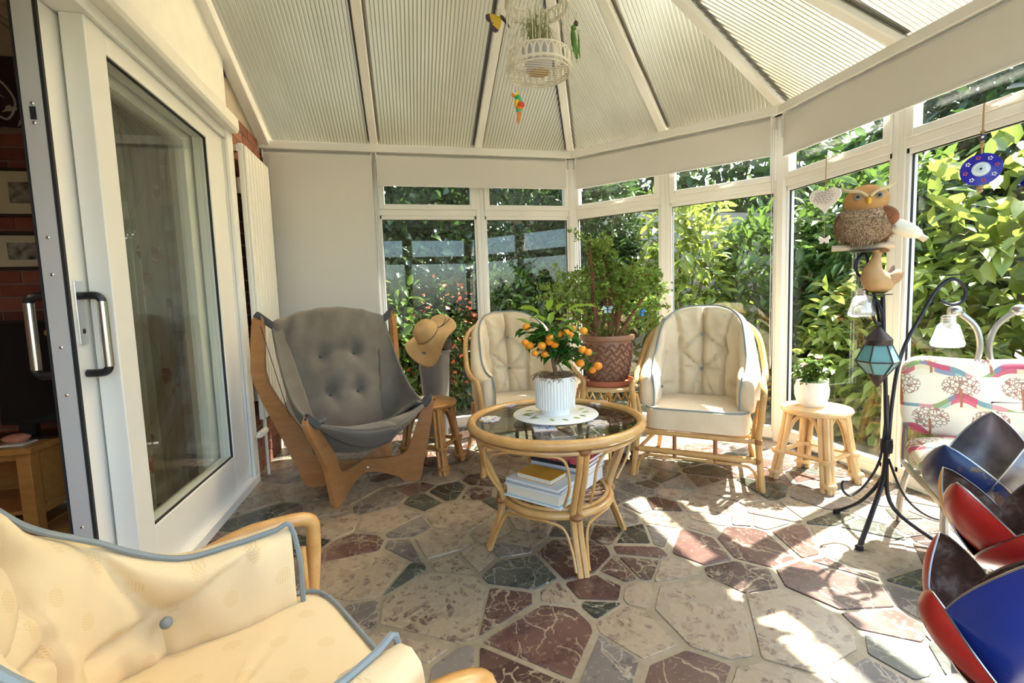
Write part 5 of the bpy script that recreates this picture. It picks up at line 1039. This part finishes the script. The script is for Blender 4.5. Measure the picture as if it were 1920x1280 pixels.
# ---------------------------------------------------------------- the room beyond the door
def living():
    fl = tag(MB().box((-3.2, 0, -.06), (-.17, 3.2, -.012)).build('floor', MATS['floor_oak'], smooth=False), kind='structure'); pm = bpy.data.meshes.new('plank'); b = MB().box((-.0445, -.3, 0), (.0445, .3, .011)); pm.from_pydata(b.v, [], b.f); pm.materials.append(MATS['floor_oak'])
    for i in range(16):
        for j in range(6):
            y = .3 + j * .605 + (.3 if i % 2 else 0); x = -.22 - i * .091
            if .3 < y < 2.9: inst('plank', pm, fl, (x - fl.location[0], y - fl.location[1], -.0115 - fl.location[2]))
    wall = tag(MB().box((-3.2, 3.2, 0), (-.27, 3.3, 2.5)).build('wall_inner', MATS['dark_mortar'], smooth=False), kind='structure'); bk = bpy.data.meshes.new('brick'); b = MB().box((-.1075, -.006, -.0325), (.1075, .01, .0325)); bk.from_pydata(b.v, [], b.f); bk.materials.append(MATS['brick_dark'])
    for r_ in range(28):
        for j in range(8):
            x = -2.0 + j * .225 + (.1125 if r_ % 2 else 0)
            if x < -.4: inst('brick', bk, wall, (x - wall.location[0], 3.2 - wall.location[1], .0375 + r_ * .075))
    M = Mat('wallpaper_black'); p = M.world(); c = M.mix(M.vor(M.mapv(p, (1, 1, 1.6)), 9).lt(.25) * M.noise(p, 16, 2).gt(.48), (.035, .018, .026), (.42, .40, .40)); M.prin(c, .6); MATS['wallpaper'] = M.m
    tag(MB().box((-3.2, 3.18, 2.13), (-.27, 3.199, 2.5)).build('wall_upper', MATS['wallpaper'], smooth=False), kind='structure')
    rs = random.Random(1); w2 = thing('wallpaper_motif', (-1.0, 3.178, 2.15), 0, 'silver flower scroll printed on the dark wallpaper above the brick', 'wall decor'); sm = plain('silver_print', (.50, .48, .47), .4)
    MB().tube(cr([(-.25, 0, .30), (-.1, 0, .24), (-.02, 0, .12), (-.06, 0, .02), (-.12, 0, .05)], 6), .006, 5).build('scroll', sm, w2)
    for k in range(9): a = k * .7; x, z_ = -.2 + .035 * k, .08 + .05 * math.sin(k * 1.9); MB().prism([(x, 0, z_), (x + .04 * math.cos(a) + .012, 0, z_ + .04 * math.sin(a)), (x + .065 * math.cos(a), 0, z_ + .065 * math.sin(a)), (x + .04 * math.cos(a), 0, z_ + .04 * math.sin(a) + .014)], (0, -.002, 0)).build('petal', sm, w2, smooth=False)
    tag(MB().box((-3.3, -.1, 0), (-3.2, 3.3, 2.5)).build('wall_far', plain('plaster', (.55, .50, .44), .9), smooth=False), kind='structure'); tag(MB().box((-3.2, -.1, 0), (-.27, 0, 2.5)).build('wall_near', MATS['plaster'], smooth=False), kind='structure'); tag(MB().box((-3.3, -.1, 2.5), (-.0, 3.3, 2.56)).build('ceiling', MATS['plaster'], smooth=False), kind='structure')
    u = thing('oak_unit', (-1.42, 2.925, 0), 0, 'low oak television unit with an open shelf', 'cabinet'); o = MATS['oak']; x0, x1, y0, y1 = -.6, .59, -.225, .225; B = lambda lo, hi, n: MB().box(lo, hi).build(n, o, u, smooth=False, bevel=.004)
    B((x0 - .02, y0 - .02, .42), (x1 + .02, y1 + .02, .452), 'top')
    for x in (x0, x1 - .06):
        for y in (y0, y1 - .06): B((x, y, 0), (x + .06, y + .06, .42), 'leg')
    B((x1 - .03, y0 + .06, .10), (x1 - .012, y1 - .06, .42), 'side_panel'); B((x0 + .012, y0 + .06, .10), (x0 + .03, y1 - .06, .42), 'side_panel'); B((x1 - .05, y0 + .05, .09), (x1 - .005, y1 - .05, .14), 'side_rail'); B((x0, y0 + .04, .10), (x1 - .05, y1 - .02, .12), 'shelf'); B((x0, y1 - .03, .1), (x1 - .05, y1 - .015, .42), 'back_panel'); B((x0, y0 + .01, .385), (x1 - .05, y0 + .03, .42), 'front_rail'); B((-.2, y0 + .02, .12), (-.18, y1 - .03, .40), 'divider')
    tv = thing('television', (-1.10, 2.96, .452), math.radians(-4), 'black flat television standing on the oak unit', 'television'); MB().box((-.09, -.09, 0), (.30, .09, .012)).build('stand', MATS['black_plastic'], tv, smooth=False, bevel=.004); MB().box((.07, -.01, .01), (.15, .02, .12)).build('neck', MATS['black_plastic'], tv, smooth=False); MB().box((.0, -.025, .07), (.58, .02, .62)).build('casing', MATS['black_plastic'], tv, smooth=False, bevel=.006); MB().box((.015, -.027, .085), (.565, -.024, .605)).build('screen', plain('screen_glass', (.008, .008, .01), .08), tv, smooth=False)
    s = thing('pink_stone', (-.93, 2.78, .460), .2, 'lump of pink stone on a white tile on the oak unit', 'stone'); e = MB().ell((0, 0, .022), (.055, .032, .024), 20, 12); rs = random.Random(4); e.v = [(x * (1 + .1 * math.sin(z * 150 + x * 60)), y * (1 + .08 * math.sin(x * 90)), z) for x, y, z in e.v]; e.build('rock', plain('pink_rock', (.55, .22, .15), .7, var=.3), s)
    t = MB().box((-.98, 2.735, .452), (-.875, 2.83, .460)).build('white_tile', MATS['ceramic_white'], smooth=False, bevel=.001); tag(t, 'flat white tile under the pink stone', 'tile')
    def pic(cx, cz, w, h, iw, ih, label):
        r = thing('picture_frame', (cx, 3.19, cz - h / 2), 0, label, 'picture', 'framed prints on the dark brick wall'); fm = plain('frame_black', (.03, .018, .015), .4); f = MB(); q = .016
        f.box((-w / 2, -.02, 0), (w / 2, 0, q)).box((-w / 2, -.02, h - q), (w / 2, 0, h)).box((-w / 2, -.02, q), (-w / 2 + q, 0, h - q)).box((w / 2 - q, -.02, q), (w / 2, 0, h - q)); f.build('frame', fm, r, smooth=False)
        MB().box((-w / 2 + q, -.010, q), (w / 2 - q, -.004, h - q)).build('mount', plain('mount_cream', (.62, .55, .42), .8), r, smooth=False); M = Mat('engraving'); M.prin(M.ramp(M.noise(M.obj(), 22, 6), [(.35, (.03, .03, .03)), (.65, (.38, .37, .34))]), .6); MB().box((-iw / 2, -.012, h / 2 - ih / 2), (iw / 2, -.0101, h / 2 + ih / 2)).build('print', M.m, r, smooth=False)
    pic(-1.05, 1.775, .30, .265, .10, .115, 'black framed upright little print on the dark brick wall'); pic(-1.03, 1.455, .34, .205, .22, .095, 'black framed wide landscape print below the upright one')
    # curtain
    M = Mat('poppy_curtain'); U = M.uv(); u_, v_, _ = M.xyz(U); f = M.vor(M.mapv(U, (1, .7, 1)), 7); pet = f.lt(.22) * M.noise(U, 30, 2).gt(.42); st = (u_ * 9 + (v_ * 6).sin() * .6).fr().lt(.02); c = M.mix(st * .6, (.70, .66, .58), (.35, .16, .10)); c = M.mix(pet, c, (.50, .10, .07)); pr = M.prin(c, .9, out=False); tl = M.n('ShaderNodeBsdfTranslucent'); M.set(tl, 0, c); M.mixs(.35, pr.outputs[0], tl.outputs[0])
    def fn(a, b): y = 2.50 + a * .62; return (-.335 + .025 * math.sin(a * 42) + .008 * math.sin(a * 17 + b * 3), y, .02 + b * 2.1)
    g = MB().grid(fn, 120, 12); cu = thing('poppy_curtain', (-.33, 2.8, .02), 0, 'white curtain with red poppies behind the sliding door glass', 'curtain'); g.build('cloth', M.m, cu, world=True, angle=180, uvs=[(q[1] * 1.6, q[2]) for q in g.v]); MB().tube([(-.335, 1.2, 2.14), (-.335, 3.17, 2.14)], .012, 8).build('curtain_pole', MATS['chrome'], cu, world=True)
    pd = thing('pendant_lamp', (-1.5, 1.2, 1.95), 0, 'copper pendant lamp in the room beyond the sliding door', 'lamp'); MB().lathe([(.02, .20), (.03, .18), (.10, .10), (.14, .0), (.135, .0), (.095, .098), (.001, .17)], 28).build('shade', plain('copper', (.60, .25, .14), .3, .9), pd); MB().tube([(0, 0, .2), (0, 0, .55)], .004, 6).build('cord', MATS['black_plastic'], pd)
    M = Mat('lit_bulb'); e = M.n('ShaderNodeEmission'); e.inputs[0].default_value = (1, .82, .6, 1); e.inputs[1].default_value = 60; M.t.links.new(e.outputs[0], M.o.inputs[0]); MB().ell((0, 0, .04), (.035, .035, .04), 14, 10).build('bulb', M.m, pd)
living()
# ---------------------------------------------------------------- garden
tag(MB().box((-6, -6, -.30), (14, 14, -.08)).build('ground', plain('garden_soil', (.12, .11, .06), .95, var=.4), smooth=False), kind='structure')
def leaves(n, centre, rad, L, aspect, seed, shell=.55, up=.25, box=False, zmin=None):
    """n folded leaves in an ellipsoid crown, returned as mesh arrays"""
    g = np.random.default_rng(seed); d = g.normal(size=(n, 3)); d /= np.linalg.norm(d, axis=1)[:, None]; rr = (shell + (1 - shell) * g.random(n))[:, None]
    if box: p = (g.random((n, 3)) * 2 - 1)
    else: p = d * rr
    lump = 1 + .16 * np.sin(p[:, 0] * 7 + seed) * np.sin(p[:, 1] * 6) + .12 * np.sin(p[:, 2] * 9 + seed); p = p * lump[:, None] * np.array(rad) + np.array(centre)
    a = d * .8 + g.normal(size=(n, 3)) * .6 + np.array([0, 0, -up]); a /= np.linalg.norm(a, axis=1)[:, None]
    nn = d * .6 + g.normal(size=(n, 3)) * .45 + np.array([0, 0, .7]); s = np.cross(a, nn); s /= np.linalg.norm(s, axis=1)[:, None] + 1e-9; nn = np.cross(s, a)
    l = (L * (.65 + .7 * g.random(n)))[:, None]; w = l * aspect
    V = np.stack([p, p + a * l * .3 + s * w * .45 + nn * w * .15, p + a * l * .68 + s * w * .38 + nn * w * .1, p + a * l - nn * l * .12, p + a * l * .68 - s * w * .38 + nn * w * .1, p + a * l * .3 - s * w * .45 + nn * w * .15], 1).reshape(-1, 3)
    if zmin is not None: V[:, 2] = np.maximum(V[:, 2], zmin)
    i = np.arange(n)[:, None] * 6; F = np.concatenate([i + np.array([0, 1, 2, 3]), i + np.array([0, 3, 4, 5])], 1).reshape(-1, 4); return V, F
def mesh_np(name, V, F, mat, parent):
    me = bpy.data.meshes.new(name); V = V - np.array(parent.location); me.vertices.add(len(V)); me.vertices.foreach_set('co', V.astype(np.float32).ravel()); m = F.shape[1]
    me.loops.add(F.size); me.loops.foreach_set('vertex_index', F.astype(np.int32).ravel()); me.polygons.add(len(F)); me.polygons.foreach_set('loop_start', np.arange(len(F), dtype=np.int32) * m); me.update(calc_edges=True); me.validate()
    me.materials.append(MATS[mat]); return tag(link(name, me, None, parent), kind='stuff')
def shrub(name, label, base, h, rad, L, asp, mat, n, seed, cat='shrub', group='garden shrubs outside the windows', big=0, shell=.55):
    r = thing(name, base, 0, label, cat, group); c = (base[0], base[1], base[2] + h - rad[2]); V, F = leaves(n, c, rad, L, asp, seed, shell, zmin=base[2] + .02); mesh_np('foliage', V, F, mat, r); rs = random.Random(seed)
    for k in range(5):
        a = k * 1.257 + rs.random(); e = (rad[0] * .5 * math.cos(a), rad[1] * .5 * math.sin(a), h - rad[2] * rs.uniform(.4, 1)); MB().tube(cr([(.05 * math.cos(a), .05 * math.sin(a), 0), (e[0] * .4, e[1] * .4, e[2] * .5), e], 4), [.03, .028, .026, .024, .022, .018, .014, .01, .006], 6).build('stem', MATS['bark'], r)
    if big:
        lm = leaf_mesh('leaf', L * 1.25, L * asp * 1.3, mat); g = np.random.default_rng(seed + 1); toC = np.array([CAM.x - c[0], CAM.y - c[1], 0]); toC /= np.linalg.norm(toC)
        for k in range(big):
            d = g.normal(size=3) + toC * 1.1; d /= np.linalg.norm(d); p = np.array(c) + d * np.array(rad) * .98 - np.array(base); p[2] = max(p[2], .05); az = math.atan2(d[1], d[0]); inst('leaf', lm, r, tuple(p), (g.uniform(-.5, .5), g.uniform(.0, .7), az + g.uniform(-1, 1)), (g.uniform(.7, 1.2),) * 3)
    return r
G = -.08
# behind the back wall
shrub('ivy_hedge', 'dark ivy hedge behind the straw hat window', (.9, 5.35, G), 3.3, (1.0, .6, 1.75), .10, .75, 'leaf_dark', 9000, 21, 'hedge', 'hedges behind the back windows', 60)
shrub('ivy_hedge', 'dark glossy hedge behind the shaded armchair', (2.4, 5.6, G), 3.4, (1.1, .6, 1.8), .09, .5, 'leaf_dark', 9000, 22, 'hedge', 'hedges behind the back windows', 50)
shrub('ivy_hedge', 'dark hedge outside beyond the lowered blind', (-.9, 5.4, G), 3.2, (1.0, .6, 1.7), .10, .7, 'leaf_dark', 5000, 23, 'hedge', 'hedges behind the back windows')
shrub('azalea', 'low azalea with orange red flowers outside the hat window', (1.35, 4.75, G), 1.25, (.45, .35, .65), .05, .45, 'leaf_mid', 4500, 24)
V, F = leaves(260, (1.35, 4.72, .72), (.46, .36, .55), .045, .9, 31, .9); az = [o for o in bpy.data.objects if o.name.startswith('azalea')][0]; mesh_np('blossom', V, F, 'petal_red', az)
shrub('leafy_shrub', 'mid green leafy shrub outside the hat window', (.75, 4.75, G), 1.5, (.45, .35, .75), .11, .55, 'leaf_mid', 2200, 25, big=40)
shrub('leafy_shrub', 'bushy shrub outside behind the rattan armchair by the orange tree', (2.05, 4.8, G), 1.5, (.5, .35, .8), .08, .5, 'leaf_mid', 3200, 26)
# beyond the angled windows
shrub('laurel', 'spotted laurel with yellow green leaves outside the angled windows', (4.05, 4.75, G), 2.3, (.62, .55, 1.1), .15, .42, 'leaf_lime', 1500, 27, big=90)
shrub('laurel', 'dark laurel outside behind the potted bush', (3.1, 5.1, G), 2.9, (.65, .5, 1.5), .11, .4, 'leaf_dark', 6500, 28, big=40)
shrub('laurel', 'green laurel outside beyond the sunlit armchair', (4.9, 4.3, G), 2.2, (.65, .6, 1.15), .14, .42, 'leaf_mid', 2200, 29, big=70)
wall = tag(MB().box((2.4, 6.3, -.08), (9.5, 6.5, 2.3)).build('wall_garden', MATS['mortar'], smooth=False), kind='structure')
# to the right
shrub('fatsia', 'sunlit fatsia with broad leaves outside the window with the eye charm', (5.75, 2.5, G), 2.3, (.9, .9, 1.2), .19, .5, 'leaf_lime', 1600, 32, big=90)
shrub('leafy_shrub', 'bright shrub outside behind the rose pot', (4.75, 2.95, G), 1.35, (.6, .6, .72), .12, .42, 'leaf_lime', 1900, 33, big=80)
shrub('leafy_shrub', 'green shrub outside behind the heart charm', (5.5, 3.7, G), 2.5, (.85, .8, 1.3), .15, .42, 'leaf_mid', 3000, 34, big=80)
shrub('leafy_shrub', 'low leafy shrub outside behind the garden chair', (4.9, 1.55, G), 1.0, (.6, .55, .55), .12, .45, 'leaf_mid', 1900, 35, big=60)
shrub('leafy_shrub', 'broad shrub outside beyond the eye charm near the lawn', (6.1, 1.1, G), 2.4, (.9, 1.0, 1.25), .17, .45, 'leaf_mid', 2200, 36, big=60)
for i, (x, y, h, rx, mt, lb) in enumerate(((8.0, 4.2, 4.2, 1.6, 'leaf_dark', 'dark tree beyond the shrub behind the heart charm'), (8.4, 1.3, 4.0, 1.7, 'leaf_mid', 'leafy tree beyond the fatsia'), (6.9, 7.8, 6.4, 2.0, 'leaf_mid', 'leafy tree beyond the garden wall'), (3.4, 8.9, 8.6, 2.4, 'leaf_dark', 'tall dark tree behind the laurels'), (.4, 8.8, 9.4, 2.6, 'leaf_mid', 'tall tree behind the ivy hedges'), (-3.4, 8.6, 9.0, 2.4, 'leaf_mid', 'tall tree beyond the house corner'), (8.8, -1.6, 4.2, 1.7, 'leaf_mid', 'leafy tree on the near side of the garden'))):
    shrub('garden_tree', lb, (x, y, G), h, (rx, rx, h * .45), .2, .5, mt, 9000, 50 + i, 'tree', 'trees around the garden')
